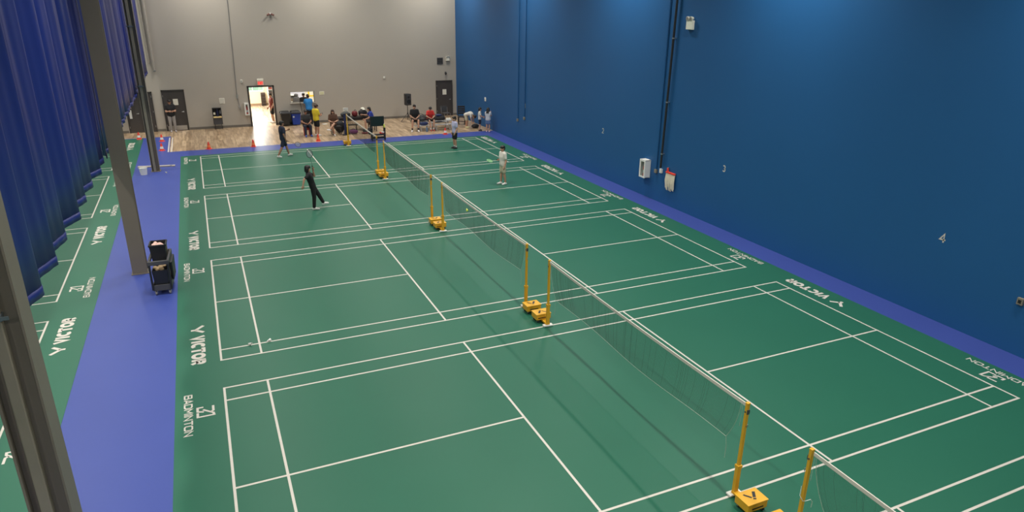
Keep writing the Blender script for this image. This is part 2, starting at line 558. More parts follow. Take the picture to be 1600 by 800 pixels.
struct('baseboard_lobby', MB().box(LX0, LX1, LY1-0.02, LY1, 0, 0.14), mat('brown skirting', (0.3, 0.2, 0.12, 1), 0.6))
for i, (a, b) in enumerate(wins):
    wn = struct('window_%d' % (i+2), MB().box(a, b, LY1+0.09, LY1+0.1, WZ0, WZ1), M_GLASS, 'bright lobby window with greenery outside')
    fr = MB()
    for q in (a, (a+b)/2-0.02, b-0.04):
        fr.box(q, q+0.04, LY1+0.06, LY1+0.14, WZ0, WZ1)
    fr.box(a, b, LY1+0.06, LY1+0.14, WZ0, WZ0+0.04).box(a, b, LY1+0.06, LY1+0.14, WZ1-0.04, WZ1)
    obj('window_frame', fr, M_WHITE, wn, False)
M_LEAF = mat('tree leaves', (0.035, 0.085, 0.012, 1), 0.6, var=0.5, scale=8)
M_TRUNK = mat('tree bark', (0.12, 0.08, 0.05, 1), 0.9)
struct('ground_outside', MB().box(-8, 20, LY1+0.2, 64, -0.3, -0.02), mat('lawn', (0.03, 0.07, 0.015, 1), 0.9, var=0.3))
for i, (tx, ty, th, lab) in enumerate(((1.4, 49.5, 2.0, 'leafy green tree outside, leftmost through the doorway window'), (3.4, 51.0, 2.4, 'leafy green tree outside behind the middle of the doorway window'), (5.4, 49.0, 2.1, 'leafy green tree outside, right end of the doorway window'), (8.0, 51.0, 2.6, 'leafy green tree outside behind the reception wall'))):
    t = thing('tree', lab, 'tree', (tx, ty, -0.02), 0.3*i, 'trees outside the lobby windows')
    obj('trunk', MB().tube([(0, 0, 0), (0.03, 0.02, th*0.6), (0.06, -0.04, th)], [0.1, 0.08, 0.04], 8), M_TRUNK, t)
    cr = MB()
    for k in range(26):
        a, rr_, zz = random.uniform(0, 2*PI), random.uniform(0, 1.0), random.uniform(0.35, 1.25)
        cr.ball((rr_*math.cos(a), rr_*math.sin(a), th*zz), (random.uniform(.25, .45), random.uniform(.25, .45), random.uniform(.2, .34)), 8, 6)
    obj('crown', cr, M_LEAF, t)

# unseen panels added to brighten the lobby and reception (lamp and its light together)
def lobby_fill_panel(x, y, label, power):
    t = thing('added_panel_light', label, 'ceiling light', (x, y, LZ), 0, 'added lobby fill panels')
    obj('frame', MB().box(-0.62, 0.62, -0.32, -0.30, -0.03, 0).box(-0.62, 0.62, 0.30, 0.32, -0.03, 0).box(-0.62, -0.60, -0.3, 0.3, -0.03, 0).box(0.60, 0.62, -0.3, 0.3, -0.03, 0), M_WHITE, t, False)
    obj('diffuser', MB().box(-0.6, 0.6, -0.3, 0.3, -0.015, -0.005), M_LAMP, t, False)
    ld = bpy.data.lights.new('lobby_fill_light', 'AREA')
    ld.shape = 'RECTANGLE'
    ld.size, ld.size_y = 1.2, 0.6
    ld.energy = power
    ld.color = (1, 0.97, 0.9)
    lo = bpy.data.objects.new('lobby_fill_light', ld)
    lo.location = (0, 0, -0.03)
    lo.parent = t
    col.objects.link(lo)
lobby_fill_panel(2.6, 37.2, 'added unseen ceiling panel light in the lobby just inside the doorway', LOBBY_W)
lobby_fill_panel(3.0, 41.0, 'added unseen ceiling panel light in the lobby near the windows', LOBBY_W)
lobby_fill_panel(6.6, 37.3, 'added unseen ceiling panel light above the reception desk', LOBBY_W*0.45)

# ------------------------------------------------------------------ hall lamps
def hall_lamp(x, y, label):
    t = thing('high_bay_light', label, 'ceiling light', (x, y, LIGHT_Z), 0, 'high bay lights in rows')
    obj('housing', MB().taper(0, 0, 0.0, 0.12, 0.36, 2.44, 0.2, 2.3), M_WHITE, t, False)
    obj('lens', MB().box(-0.16, 0.16, -1.18, 1.18, -0.012, 0.0), M_LAMP, t, False)
    for yy in (-0.9, 0.9):
        obj('hanger', MB().tube([(0, yy, 0.12), (0, yy, ZC-LIGHT_Z)], 0.008, 6), M_STEEL, t)
    ld = bpy.data.lights.new('bay_light', 'AREA')
    ld.shape = 'RECTANGLE'
    ld.size, ld.size_y = 0.3, 2.36
    ld.energy = LIGHT_W
    ld.spread = LIGHT_SPREAD
    ld.color = (1.0, 0.95, 0.86)
    lo = bpy.data.objects.new('bay_light', ld)
    lo.location = (0, 0, -0.02)
    lo.parent = t
    col.objects.link(lo)
rown = {1.1: 'above the left service courts', 7.2: 'above the nets', 13.3: 'beside the blue wall', -5.2: 'behind the blue curtain', -11.6: 'in the far left row'}
ordn = ['first', 'second', 'third', 'fourth', 'fifth', 'sixth']
for x in LIGHT_ROWS:
    for i, y in enumerate(LIGHT_YS):
        if x > 13 and y < -1:
            continue
        hall_lamp(x, y, 'linear high bay lamp %s, %s from the end wall' % (rown[x], ordn[5-i]))

# ------------------------------------------------------------------ steel columns
def column(x, y, w_, recess_front, pipe, clamps, label):
    t = thing('steel_column', label, 'column', (x, y, 0), 0, 'steel columns beside the curtain')
    h, f = w_/2, 0.02
    mb = MB()
    if recess_front:
        mb.box(-h, -h+f, -h, h, 0, ZC).box(h-f, h, -h, h, 0, ZC).box(-h+f, h-f, -h+0.10, -h+0.116, 0, ZC)
    else:
        mb.box(-h, h, -h, -h+f, 0, ZC).box(-h, h, h-f, h, 0, ZC).box(-0.008, 0.008, -h+f, h-f, 0, ZC)
    obj('beam', mb, M_COL, t, False)
    obj('base_plate', MB().box(-h-0.03, h+0.03, -h-0.03, h+0.03, 0.0, 0.02), M_COL, t, False)
    if pipe:
        obj('downpipe', MB().box(-0.085, 0.02, -h+0.01, -h+0.10, 0.021, ZC), M_PIPE, t, False, 0.012)
        for z in clamps:
            c = MB()
            c.box(-0.095, 0.03, -h-0.002, -h+0.115, z-0.03, z+0.03)
            c.box(-h-0.03, 0.09, -h-0.014, -h-0.002, z-0.018, z+0.018)
            obj('pipe_clamp', c, mat('clamp steel', (0.16, 0.19, 0.22, 1), 0.4, 0.6), t)
    return t
column(-1.69, 1.31, 0.37, True, True, (3.92, 6.3), 'grey steel column with a pale downpipe, nearest the camera')
column(-1.69, 13.08, 0.35, False, False, (), 'plain grey steel column standing beside the black janitor cart')
column(-1.71, 25.34, 0.30, True, True, (3.45, 5.7), 'grey steel column with a downpipe beside the white bucket')

# ------------------------------------------------------------------ divider curtains
def curtain(y0, y1, x, label, period=1.2, amp=0.11, ph=0.0, zb=3.03):
    t = thing('divider_curtain', label, 'curtain', (x, y0, zb), 0, 'blue divider curtain bays')
    L = y1-y0
    n = int(L/0.035)
    zt = 10.2-zb
    nz = 9
    mb = MB()
    hem = MB()
    def px(y, z):
        s = (y+y0+ph)/period
        fr = s-math.floor(s)
        tri = (fr/0.62 if fr < 0.62 else (1-fr)/0.38)
        sm = tri*tri*(3-2*tri)
        a = amp*(0.75+0.25*math.sin(math.floor(s)*2.3))
        k = z/zt
        return (a*(2*(0.85*tri+0.15*sm)-1)*(1-0.25*k)
                + 0.014*math.sin(y*11.1+0.8*math.sin(z*0.5))*(0.1+k)
                + 0.004*math.sin(y*23.7+1.3+0.35*z)
                + 0.02*math.sin(y*5.3+0.6*z)*k)
    for i in range(n+1):
        y = L*i/n
        for j in range(nz+1):
            z = zt*j/nz
            mb.v.append((px(y, z), y, z))
        hem.v.append((px(y, 0)+0.006, y, -0.004))
        hem.v.append((px(y, 0.13)+0.006, y, 0.13))
    for i in range(n):
        for j in range(nz):
            a = i*(nz+1)+j
            mb.f.append((a, a+nz+1, a+nz+2, a+1))
        hem.f.append((2*i, 2*i+2, 2*i+3, 2*i+1))
    c = obj('curtain_sheet', mb, M_CURT, t)
    c.modifiers.new('thick', 'SOLIDIFY').thickness = 0.004
    h = obj('hem', hem, M_CURT, t)
    h.modifiers.new('thick', 'SOLIDIFY').thickness = 0.008
    obj('track', MB().box(-0.03, 0.03, 0, L, zt-0.02, zt+0.04), M_STEEL, t, False)
curtain(0.75, 12.98, -2.04, 'blue pleated divider curtain bay nearest the camera', 1.22, 0.135, 0.35)
curtain(13.1, 25.2, -2.00, 'blue pleated divider curtain bay between the two far columns', 0.8, 0.08, 0.1)
curtain(25.4, 34.75, -1.97, 'blue pleated divider curtain bay reaching the grey end wall', 1.0, 0.07, 0.3, 3.1)

# ------------------------------------------------------------------ net posts and nets
NETX = 6.70
def make_post():
    t = thing('net_post', 'x', 'net post', (0, 0, 0), 0, 'yellow badminton net posts')
    lp = obj('lower_tube', MB().box(-0.035, 0.035, -0.03, 0.03, 0.035, 0.50), M_YEL, t, False, 0.006)
    obj('tube_collar', MB().box(-0.042, 0.042, -0.037, 0.037, 0.48, 0.53), M_YEL, lp, False, 0.005)
    up_ = obj('upper_tube', MB().box(-0.024, 0.024, -0.022, 0.022, 0.50, 1.55), M_YEL, t, False, 0.004)
    obj('top_cap', MB().box(-0.027, 0.027, -0.025, 0.025, 1.545, 1.565), M_YEL, up_, False, 0.004)
    obj('winch', MB().tube([(-0.036, 0.0, 1.42), (0.036, 0.0, 1.42)], 0.012, 10).box(-0.022, 0.022, 0.02, 0.035, 1.39, 1.46), M_GREYP, up_)
    obj('cord_cleat', MB().tube([(0.0, 0.02, 1.19), (0.0, 0.05, 1.2), (0.0, 0.05, 1.24)], 0.008, 6), M_STEEL, up_)
    obj('foot_pad', MB().box(-0.11, 0.11, -0.06, 0.04, 0.006, 0.04), M_WHITE, t, False, 0.008)
    obj('base_arm', MB().box(-0.05, 0.05, -0.02, 0.26, 0.035, 0.075), M_YEL, t, False, 0.005)
    bx = obj('weight_box', MB().box(-0.18, 0.18, 0.19, 0.46, 0.070, 0.205), M_YEL, t, False, 0.014)
    obj('box_lid', MB().box(-0.186, 0.186, 0.184, 0.466, 0.190, 0.214), M_YEL, bx, False, 0.008)
    obj('side_slot', MB().box(-0.1, 0.1, 0.455, 0.463, 0.11, 0.13), M_BLACK, bx, False)
    obj('side_slot', MB().box(-0.14, 0.06, 0.187, 0.195, 0.11, 0.13), M_BLACK, bx, False)
    lg = MB()
    fn = lambda a, b: (-(a-0.5)*0.20, 0.325-(b-0.5)*0.15, 0.2155)
    ribbon(lg, [(0.04, 0.98), (0.40, 0.34)], 0.16, fn)
    ribbon(lg, [(0.95, 0.98), (0.60, 0.30)], 0.24, fn)
    ribbon(lg, [(0.44, 0.20), (0.62, 0.06)], 0.2, fn)
    obj('brand_mark', lg, M_BLACK, bx, False)
    for sx in (-0.13, 0.13):
        for wy in (0.23, 0.42):
            wh = MB().tube([(sx-0.016, wy, 0.036), (sx+0.016, wy, 0.036)], 0.032, 14)
            obj('caster', wh, M_BLACK, t)
            obj('caster_fork', MB().box(sx-0.024, sx-0.018, wy-0.015, wy+0.015, 0.03, 0.08).box(sx+0.018, sx+0.024, wy-0.015, wy+0.015, 0.03, 0.08).box(sx-0.024, sx+0.024, wy-0.018, wy+0.018, 0.068, 0.08), M_STEEL, t, False)
    return t
cname = ['court at the bottom right corner', 'nearest full court', 'second court', 'third court', 'farthest court']
proto = make_post()
first = True
for i, y0 in enumerate(Y0):
    for far in (0, 1):
        if i == 0 and not far:
            continue
        p = proto if first else copy_tree(proto)
        first = False
        p.location = (NETX+0.01, y0+(6.08 if far else 0.02), 0.006)
        p.rotation_euler = (0, 0, 0 if far else PI)
        p['label'] = 'yellow post at the %s net end on the %s' % ('far' if far else 'near', cname[i])

def make_net(y0, idx):
    far_y, near_y = y0+6.05, y0+0.05
    t = thing('badminton_net', 'badminton net with pale top tape across the %s' % cname[idx], 'net', (NETX, y0, 0), 0, 'badminton nets')
    ns, z1 = 300, 1.555
    drop, inset = 0.76, 0.22
    def top(s):
        return z1-0.03*4*s*(1-s)
    def pt(s, v):       # s along the net, v from the top (0) to the bottom edge (1)
        a = 0.07+inset*v*v*(1.0 if True else 0)
        b = 5.93-inset*1.3*v*v
        y = a+(b-a)*s
        return Vector((0.02*math.sin(s*9+idx)*v, y+0.06, top(s)-drop*v+0.012*v*math.sin(s*PI*3+idx)))
    tp = MB()
    n = 40
    for i in range(n+1):
        s = i/n
        c = Vector((0, 0.03+6.0*s, top(s)))
        for dx, dz in ((-0.008, 0), (0.008, 0), (0.008, -0.05), (-0.008, -0.05)):
            tp.v.append((c.x+dx, c.y, c.z+dz))
    for i in range(n):
        for k in range(4):
            a, b = i*4+k, i*4+(k+1) % 4
            tp.f.append((a, b, b+4, a+4))
    tp.f += [(0, 1, 2, 3), (n*4+3, n*4+2, n*4+1, n*4)]
    obj('top_tape', tp, M_TAPE, t, False)
    mb = MB()
    def strand(pts, r):
        b0 = len(mb.v)
        for p in pts:
            for k in range(3):
                q = 2*PI*k/3
                mb.v.append((p.x+r*math.cos(q), p.y, p.z+r*math.sin(q)) if abs(pts[0].z-pts[-1].z) < 0.2 else (p.x+r*math.cos(q), p.y+r*math.sin(q), p.z))
        for i in range(len(pts)-1):
            for k in range(3):
                a = b0+i*3
                mb.f.append((a+k, a+(k+1) % 3, a+3+(k+1) % 3, a+3+k))
    for i in range(ns+1):
        s = i/ns
        strand([pt(s, v/4) for v in range(5)], 0.0008+0.0010*(random.random() < 0.12))
    for j in range(1, 37):
        strand([pt(i/12, j/36.0) for i in range(13)], 0.0008)
    m = obj('net_mesh', mb, M_NET, t, False)
    m['kind'] = 'stuff'
    eg = MB()
    eg.tube([pt(i/20, 1.0) for i in range(21)], 0.0035, 5)
    eg.tube([pt(0, i/6) for i in range(7)], 0.003, 5)
    eg.tube([pt(1, i/6) for i in range(7)], 0.003, 5)
    obj('edge_cord', eg, mat('pale cord', (0.42, 0.45, 0.38, 1), 0.8), t)
    for s in (0, 1):
        p0 = pt(s, 1.0)
        q0 = pt(s, 0.0)
        sg = -1 if s == 0 else 1
        obj('tie_string', MB().tube([p0, p0+Vector((0.01, sg*0.02, -0.16)), p0+Vector((0.0, sg*0.03, -0.36))], 0.0028, 5), MATS['pale cord'], t)
        obj('tie_string', MB().tube([q0+Vector((0.0, sg*0.02, -0.02)), q0+Vector((0.01, sg*0.03, -0.22)), q0+Vector((0.0, sg*0.02, -0.42))], 0.0028, 5), MATS['pale cord'], t)
for i, y0 in enumerate(Y0):
    make_net(y0, i)
# white cord looped on the nearest right-hand post
lc = thing('loose_cord', 'white cord looped around the yellow post at the bottom right corner', 'cord', (NETX+0.02, -1.12, 0.75))
obj('loop', MB().tube([(-0.05, 0.02, 0.25), (-0.075, 0.0, 0.13), (-0.05, -0.04, 0.06), (0.0, -0.045, 0.05), (0.09, -0.04, 0.04), (0.14, -0.03, -0.02), (0.15, -0.02, -0.12)], 0.004, 6), M_WHITE, lc)

# ------------------------------------------------------------------ fittings on the blue wall
def conduit(label, y, z0, r, m, box=True, off=0.03, clips=(), ybot=None):
    t = thing('conduit', label, 'conduit', (XR, y, z0))
    yb = (ybot if ybot is not None else y)-y
    obj('pipe', MB().tube([(-off, yb, 0.0), (-off, 0, ZC-z0)], r, 10), m, t)
    if box:
        obj('junction_box', MB().box(-0.075, -0.002, yb-0.06, yb+0.06, -0.13, 0.0), M_PIPE, t, False, 0.006)
    for z in clips:
        obj('pipe_clip', MB().tube([(-off, yb*(1-z/(ZC-z0)), z-0.02), (-off, yb*(1-z/(ZC-z0)), z+0.02)], r+0.008, 10).box(-off, -0.002, yb*(1-z/(ZC-z0))-0.04, yb*(1-z/(ZC-z0))+0.04, z-0.012, z+0.012), M_STEEL, t)
conduit('blue painted conduit ending in a box, far one of the pair near the corner', 25.9, 1.16, 0.022, M_BLUEW)
conduit('blue painted conduit ending in a box, near one of the pair by number 1', 25.1, 1.36, 0.022, M_BLUEW)
conduit('thin blue painted conduit between the extinguisher cabinet and the black pipe', 13.88, 1.15, 0.022, M_BLUEW)
conduit('thick black pipe with steel clips running down the blue wall', 13.36, 1.28, 0.04, M_BLACKM, False, 0.09, (0.5, 2.3, 4.4, 6.5), 13.55)
sb = thing('switch_box', 'small white switch box under the black wall pipe', 'switch', (XR, 13.58, 1.08))
obj('body', MB().box(-0.07, -0.002, -0.06, 0.06, 0, 0.15), M_WHITE, sb, False, 0.006)
obj('rocker', MB().box(-0.078, -0.07, -0.025, 0.025, 0.04, 0.11), M_PAPER, sb, False)
sb = thing('wall_outlet', 'white wall plate above the two children', 'switch', (XR, 30.34, 1.47))
obj('plate', MB().box(-0.03, -0.002, -0.09, 0.09, 0, 0.22), M_WHITE, sb, False, 0.006)
obj('rocker', MB().box(-0.04, -0.03, -0.03, 0.03, 0.06, 0.16), M_PAPER, sb, False)
sb = thing('wall_outlet', 'grey outlet box at the right edge of the blue wall', 'outlet', (XR, 1.27, 1.08))
obj('plate', MB().box(-0.06, -0.002, -0.06, 0.06, 0, 0.15), M_PIPE, sb, False, 0.006)
obj('socket', MB().box(-0.066, -0.06, -0.03, 0.03, 0.04, 0.11), M_BLACK, sb, False)

def emergency_light(label, M, sc_=1.0):
    t = thing('emergency_light', label, 'emergency light')
    t.matrix_world = M
    obj('battery_box', MB().box(-0.15*sc_, 0.15*sc_, -0.11, -0.002, -0.14*sc_, 0.14*sc_), M_PAPER, t, False, 0.012)
    for s in (-1, 1):
        h = obj('lamp_head', MB().tube([(s*0.085*sc_, -0.02, 0.205*sc_), (s*0.085*sc_, -0.09, 0.195*sc_), (s*0.085*sc_, -0.13, 0.19*sc_)], [0.04*sc_, 0.068*sc_, 0.07*sc_], 14), M_PAPER, t)
        obj('lens', MB().tube([(s*0.085*sc_, -0.13, 0.19*sc_), (s*0.085*sc_, -0.136, 0.189*sc_)], 0.055*sc_, 14), M_STEEL, h)
        obj('bracket', MB().box(s*0.085*sc_-0.012, s*0.085*sc_+0.012, -0.075, -0.05, 0.13*sc_, 0.17*sc_), M_PAPER, t, False)
RW = Matrix.Rotation(-PI/2, 4, 'Z')      # local -y faces the hall from the right wall (-x)
emergency_light('white emergency light with two lamp heads high on the blue wall', Matrix.Translation((XR, 12.7, 6.12)) @ RW)

def ext_cabinet(label, M, wd=0.36, hh=0.66):
    t = thing('extinguisher_cabinet', label, 'fire extinguisher')
    t.matrix_world = M
    h = wd/2
    obj('cabinet', MB().box(-h, h, -0.03, -0.002, 0, hh).box(-h, -h+0.02, -0.22, -0.03, 0, hh).box(h-0.02, h, -0.22, -0.03, 0, hh).box(-h, h, -0.22, -0.03, 0, 0.02).box(-h, h, -0.22, -0.03, hh-0.02, hh), M_WHITE, t, False)
    d = obj('cabinet_door', MB().box(-h, -h+0.07, -0.24, -0.22, 0, hh).box(h-0.07, h, -0.24, -0.22, 0, hh).box(-h+0.07, h-0.07, -0.24, -0.22, 0, 0.06).box(-h+0.07, h-0.07, -0.24, -0.22, hh-0.07, hh), M_WHITE, t, False)
    obj('pane', MB().box(-h+0.07, h-0.07, -0.232, -0.228, 0.06, hh-0.07), M_GLASS, d, False)
    e = obj('extinguisher', MB().lathe([(0.055, 0.03), (0.062, 0.06), (0.062, 0.36), (0.05, 0.42), (0.02, 0.45), (0.02, 0.5)], (0, -0.12, 0), 14), M_RED, t)
    obj('valve', MB().box(-0.05, 0.03, -0.135, -0.105, 0.49, 0.53).tube([(0.03, -0.12, 0.47), (0.07, -0.12, 0.4), (0.07, -0.12, 0.22)], 0.01, 6), M_BLACK, e)
    obj('label_band', MB().lathe([(0.0625, 0.16), (0.0625, 0.28)], (0, -0.12, 0), 14, False), M_PAPER, e)
ext_cabinet('white fire extinguisher cabinet on the blue wall', Matrix.Translation((XR, 14.45, 0.74)) @ RW)
ext_cabinet('white fire extinguisher cabinet on the grey wall beside the open doorway', Matrix.Translation((2.66, YB, 0.66)), 0.24, 0.66)

mp = thing('dust_mop', 'dust mop head with red bar and white yarn hung on the blue wall', 'mop', (XR, 13.02, 0.55))
obj('bar', MB().box(-0.09, -0.02, -0.28, 0.22, 0.62, 0.68), M_RED, mp, False, 0.01)
obj('socket', MB().tube([(-0.055, 0.13, 0.66), (-0.055, 0.15, 0.75), (-0.055, 0.15, 0.80)], 0.035, 10), M_RED, mp)
yn = MB()
random.seed(3)
for k in range(26):
    yy = -0.265+0.47*k/25
    l = 0.52+0.07*math.sin(k*1.7)+random.uniform(-0.03, 0.03)
    yn.tube([(-0.055, yy, 0.62), (-0.075+random.uniform(-0.02, 0.01), yy+random.uniform(-0.012, 0.012), 0.62-l*0.5), (-0.055+random.uniform(-0.02, 0.02), yy+random.uniform(-0.02, 0.02), 0.62-l)], [0.016, 0.019, 0.014], 6)
obj('yarn', yn, mat('mop yarn', (0.72, 0.66, 0.52, 1), 0.9), mp)
obj('hook', MB().tube([(0, 0.15, 0.82), (-0.055, 0.15, 0.82), (-0.055, 0.15, 0.78)], 0.012, 6), M_STEEL, mp)

# ------------------------------------------------------------------ fittings on the grey wall
def wall_box(name, label, cat, x, z, w_, h_, d_, m, inner=None):
    t = thing(name, label, cat, (x, YB, z))
    obj('plate', MB().box(-w_/2, w_/2, -d_, -0.002, -h_/2, h_/2), m, t, False, 0.004)
    if inner:
        mi, f = inner
        obj('face', MB().box(-w_/2*f, w_/2*f, -d_-0.004, -d_, -h_/2*f, h_/2*f), mi, t, False)
    return t
wall_box('paper_notice', 'cream notice on the grey wall above the black display stand', 'notice', 1.44, 1.48, 0.27, 0.30, 0.01, M_PAPER, (mat('printed page', (0.62, 0.6, 0.52, 1), 0.8), 0.8))
wall_box('paper_notice', 'cream notice on the grey wall to the right of the serving hatch', 'notice', 6.82, 1.68, 0.28, 0.20, 0.01, M_PAPER, (mat('yellowish page', (0.66, 0.64, 0.4, 1), 0.8), 0.8))
wall_box('wall_sensor', 'small white sensor on the grey wall above the speaker', 'sensor', 10.52, 2.45, 0.09, 0.12, 0.05, M_WHITE, (M_PAPER, 0.6))
wall_box('alarm_strobe', 'small pale alarm strobe on the grey wall left of the exit sign', 'alarm', 2.56, 2.50, 0.11, 0.15, 0.06, M_WHITE, (M_STEEL, 0.6))
vt = thing('wall_vent', 'square dark vent grille above the right grey-wall door', 'vent', (14.02, YB, 3.32))
obj('frame', MB().box(-0.19, -0.15, -0.03, -0.002, -0.19, 0.19).box(0.15, 0.19, -0.03, -0.002, -0.19, 0.19).box(-0.15, 0.15, -0.03, -0.002, -0.19, -0.15).box(-0.15, 0.15, -0.03, -0.002, 0.15, 0.19), M_GREYP, vt, False)
obj('duct_back', MB().box(-0.15, 0.15, -0.006, -0.002, -0.15, 0.15), M_BLACK, vt, False)
for k in range(6):
    obj('slat', MB().box(-0.15, 0.15, -0.012, 0.012, -0.002, 0.002, Matrix.Translation((0, -0.018, -0.125+0.05*k)) @ Matrix.Rotation(0.7, 4, 'X')), M_GREYP, vt, False)
emergency_light('small white emergency light high in the grey corner', Matrix.Translation((14.5, YB, 3.42)), 0.7)
cmr = thing('security_camera', 'dark dome camera above the right grey-wall door', 'camera', (14.36, YB, 2.60))
obj('mount', MB().box(-0.05, 0.05, -0.03, -0.002, -0.05, 0.07), M_GREYP, cmr, False)
obj('dome', MB().ball((0, -0.07, -0.03), 0.065, 12, 8), M_BLACK, cmr)
cmr = thing('security_camera', 'pair of small brown cameras high on the grey wall', 'camera', (4.43, YB, 5.98))
obj('mount', MB().box(-0.05, 0.05, -0.08, -0.002, -0.03, 0.06), M_WHITE, cmr, False)
for s in (-1, 1):
    obj('barrel', MB().tube([(s*0.04, -0.06, 0.0), (s*0.17, -0.16, -0.06)], 0.045, 10), mat('brown camera shell', (0.14, 0.05, 0.04, 1), 0.5), cmr)
ex = thing('exit_sign', 'red lettered exit sign above the open doorway', 'exit sign', (3.53, YB, 2.42))
obj('housing', MB().box(-0.16, 0.16, -0.09, -0.002, -0.17, 0.06), M_PAPER, ex, False, 0.006)
obj('lamp_bar', MB().box(-0.17, 0.17, -0.10, -0.002, 0.07, 0.17), M_PAPER, ex, False, 0.01)
obj('face', MB().box(-0.15, 0.15, -0.094, -0.09, -0.155, 0.045), mat('exit face', (0.8, 0.32, 0.28, 1), 0.5, emit=(1, 0.25, 0.2, 1), es=0.25), ex, False)
obj('exit_letters', text_mesh('EXIT', LT, 0.03, lambda a, b: (-0.125+a, -0.096, -0.125+b), 0.25, 0.14), mat('exit letters', (0.8, 0.03, 0.03, 1), 0.5, emit=(1, 0.05, 0.04, 1), es=0.6), ex, False)
cn = thing('conduit', 'thin grey conduit running down the grey wall with two boxes', 'conduit', (2.40, YB, 1.0))
obj('pipe', MB().tube([(0.05, -0.025, ZC-1.0), (-0.16, -0.025, 0.78)], 0.016, 8).tube([(-0.14, -0.025, 0.6), (-0.10, -0.025, 0.15)], 0.012, 8), MAT_C if False else mat('grey conduit', (0.2, 0.2, 0.2, 1), 0.5), cn)
obj('junction_box', MB().box(-0.21, -0.10, -0.06, -0.002, 0.58, 0.78), M_STEEL, cn, False)
obj('junction_box', MB().box(-0.15, -0.05, -0.06, -0.002, 0.0, 0.16), M_STEEL, cn, False)
pp = thing('downpipe', 'pale grey pipe ending partway down the grey wall by the curtain', 'pipe', (-1.62, YB, 3.15))
obj('pipe', MB().tube([(0, -0.07, ZC-3.15), (0, -0.07, 0.08), (0.0, -0.07, 0.0)], 0.055, 14).tube([(-0.2, -0.03, ZC-3.15), (-0.2, -0.03, 0.35)], 0.025, 10), mat('pale wall pipe', (0.36, 0.33, 0.29, 1), 0.6), pp)
obj('end_cap', MB().tube([(0, -0.07, -0.01), (0, -0.07, 0.05)], 0.065, 14), M_STEEL, pp)

# ------------------------------------------------------------------ training cones
def make_cone():
    t = thing('sports_cone', 'x', 'cone', (0, 0, 0), 0, 'small red cones along the floor edge')
    obj('base', MB().taper(0, 0, 0, 0.018, 0.24, 0.24, 0.22, 0.22), M_RED, t, False, 0.006)
    obj('cone_body', MB().lathe([(0.095, 0.016), (0.03, 0.33), (0.024, 0.345), (0.018, 0.345)], (0, 0, 0), 18), M_RED, t)
    obj('white_band', MB().lathe([(0.0815, 0.09), (0.059, 0.20)], (0, 0, 0), 18, False), M_WHITE, t)
    return t
cone = make_cone()
cspots = [(-2.73, 33.2, 'small red cone farthest left, at the corner of the neighbouring court', True), (-1.66, 32.2, 'red cone lying behind another near the two white floor tapes', True), (-1.60, 29.75, 'red cone near the two white floor tapes, the closer one', True),
          (0.43, 29.35, 'red cone on the floor edge in front of the black display stand', False), (2.42, 29.2, 'red cone on the floor edge in front of the open doorway', False),
          (5.56, 29.55, 'red cone in front of the man in the yellow shirt', False), (12.2, 29.1, 'red cone with a white band in front of the bleacher', True)]
for i, (x, y, lab, band) in enumerate(cspots):
    c = cone if i == 0 else copy_tree(cone)
    c.location = (x, y, 0.0)
    c.rotation_euler = (0, 0, 0.3*i)
    c['label'] = lab
    if not band:
        for ch in list(bpy.data.objects):
            if ch.parent == c and ch.name.startswith('white_band'):
                ch.scale = (0.98, 0.98, 1)
                ch.data = ch.data.copy()
                ch.data.materials[0] = M_ORANGE

# ------------------------------------------------------------------ janitor cart, bucket, plank
ct = thing('janitor_cart', 'black janitor cart with two bins of rags beside the column', 'cart', (-1.08, 11.62, 0.0), -0.06)
hw, hd_ = 0.20, 0.42
tray = obj('base_tray', MB().box(-hw, hw, -hd_, hd_, 0.12, 0.15).box(-hw, -hw+0.02, -hd_, hd_, 0.15, 0.27).box(hw-0.02, hw, -hd_, hd_, 0.15, 0.27).box(-hw, hw, -hd_, -hd_+0.02, 0.15, 0.27).box(-hw, hw, hd_-0.02, hd_, 0.15, 0.27), M_GREYP, ct, False, 0.006)
for sx in (-1, 1):
    for sy in (-1, 1):
        wx, wy = sx*(hw-0.05), sy*(hd_-0.06)
        obj('caster', MB().tube([(wx-0.018, wy, 0.052), (wx+0.018, wy, 0.052)], 0.05, 14), mat('grey wheel', (0.25, 0.24, 0.22, 1), 0.5), ct)
        obj('caster_fork', MB().box(wx-0.03, wx-0.02, wy-0.02, wy+0.02, 0.045, 0.12).box(wx+0.02, wx+0.03, wy-0.02, wy+0.02, 0.045, 0.12), M_STEEL, ct, False)
        obj('upright', MB().box(sx*hw-0.022, sx*hw+0.022, sy*hd_-0.022, sy*hd_+0.022, 0.15, 0.84), M_BLACK, ct, False, 0.006)
obj('top_rim', MB().box(-hw-0.03, hw+0.03, -hd_-0.03, -hd_+0.03, 0.78, 0.88).box(-hw-0.03, hw+0.03, hd_-0.03, hd_+0.03, 0.78, 0.88).box(-hw-0.03, -hw+0.02, -hd_, hd_, 0.80, 0.88).box(hw-0.02, hw+0.03, -hd_, hd_, 0.80, 0.88), M_GREYP, ct, False, 0.01)
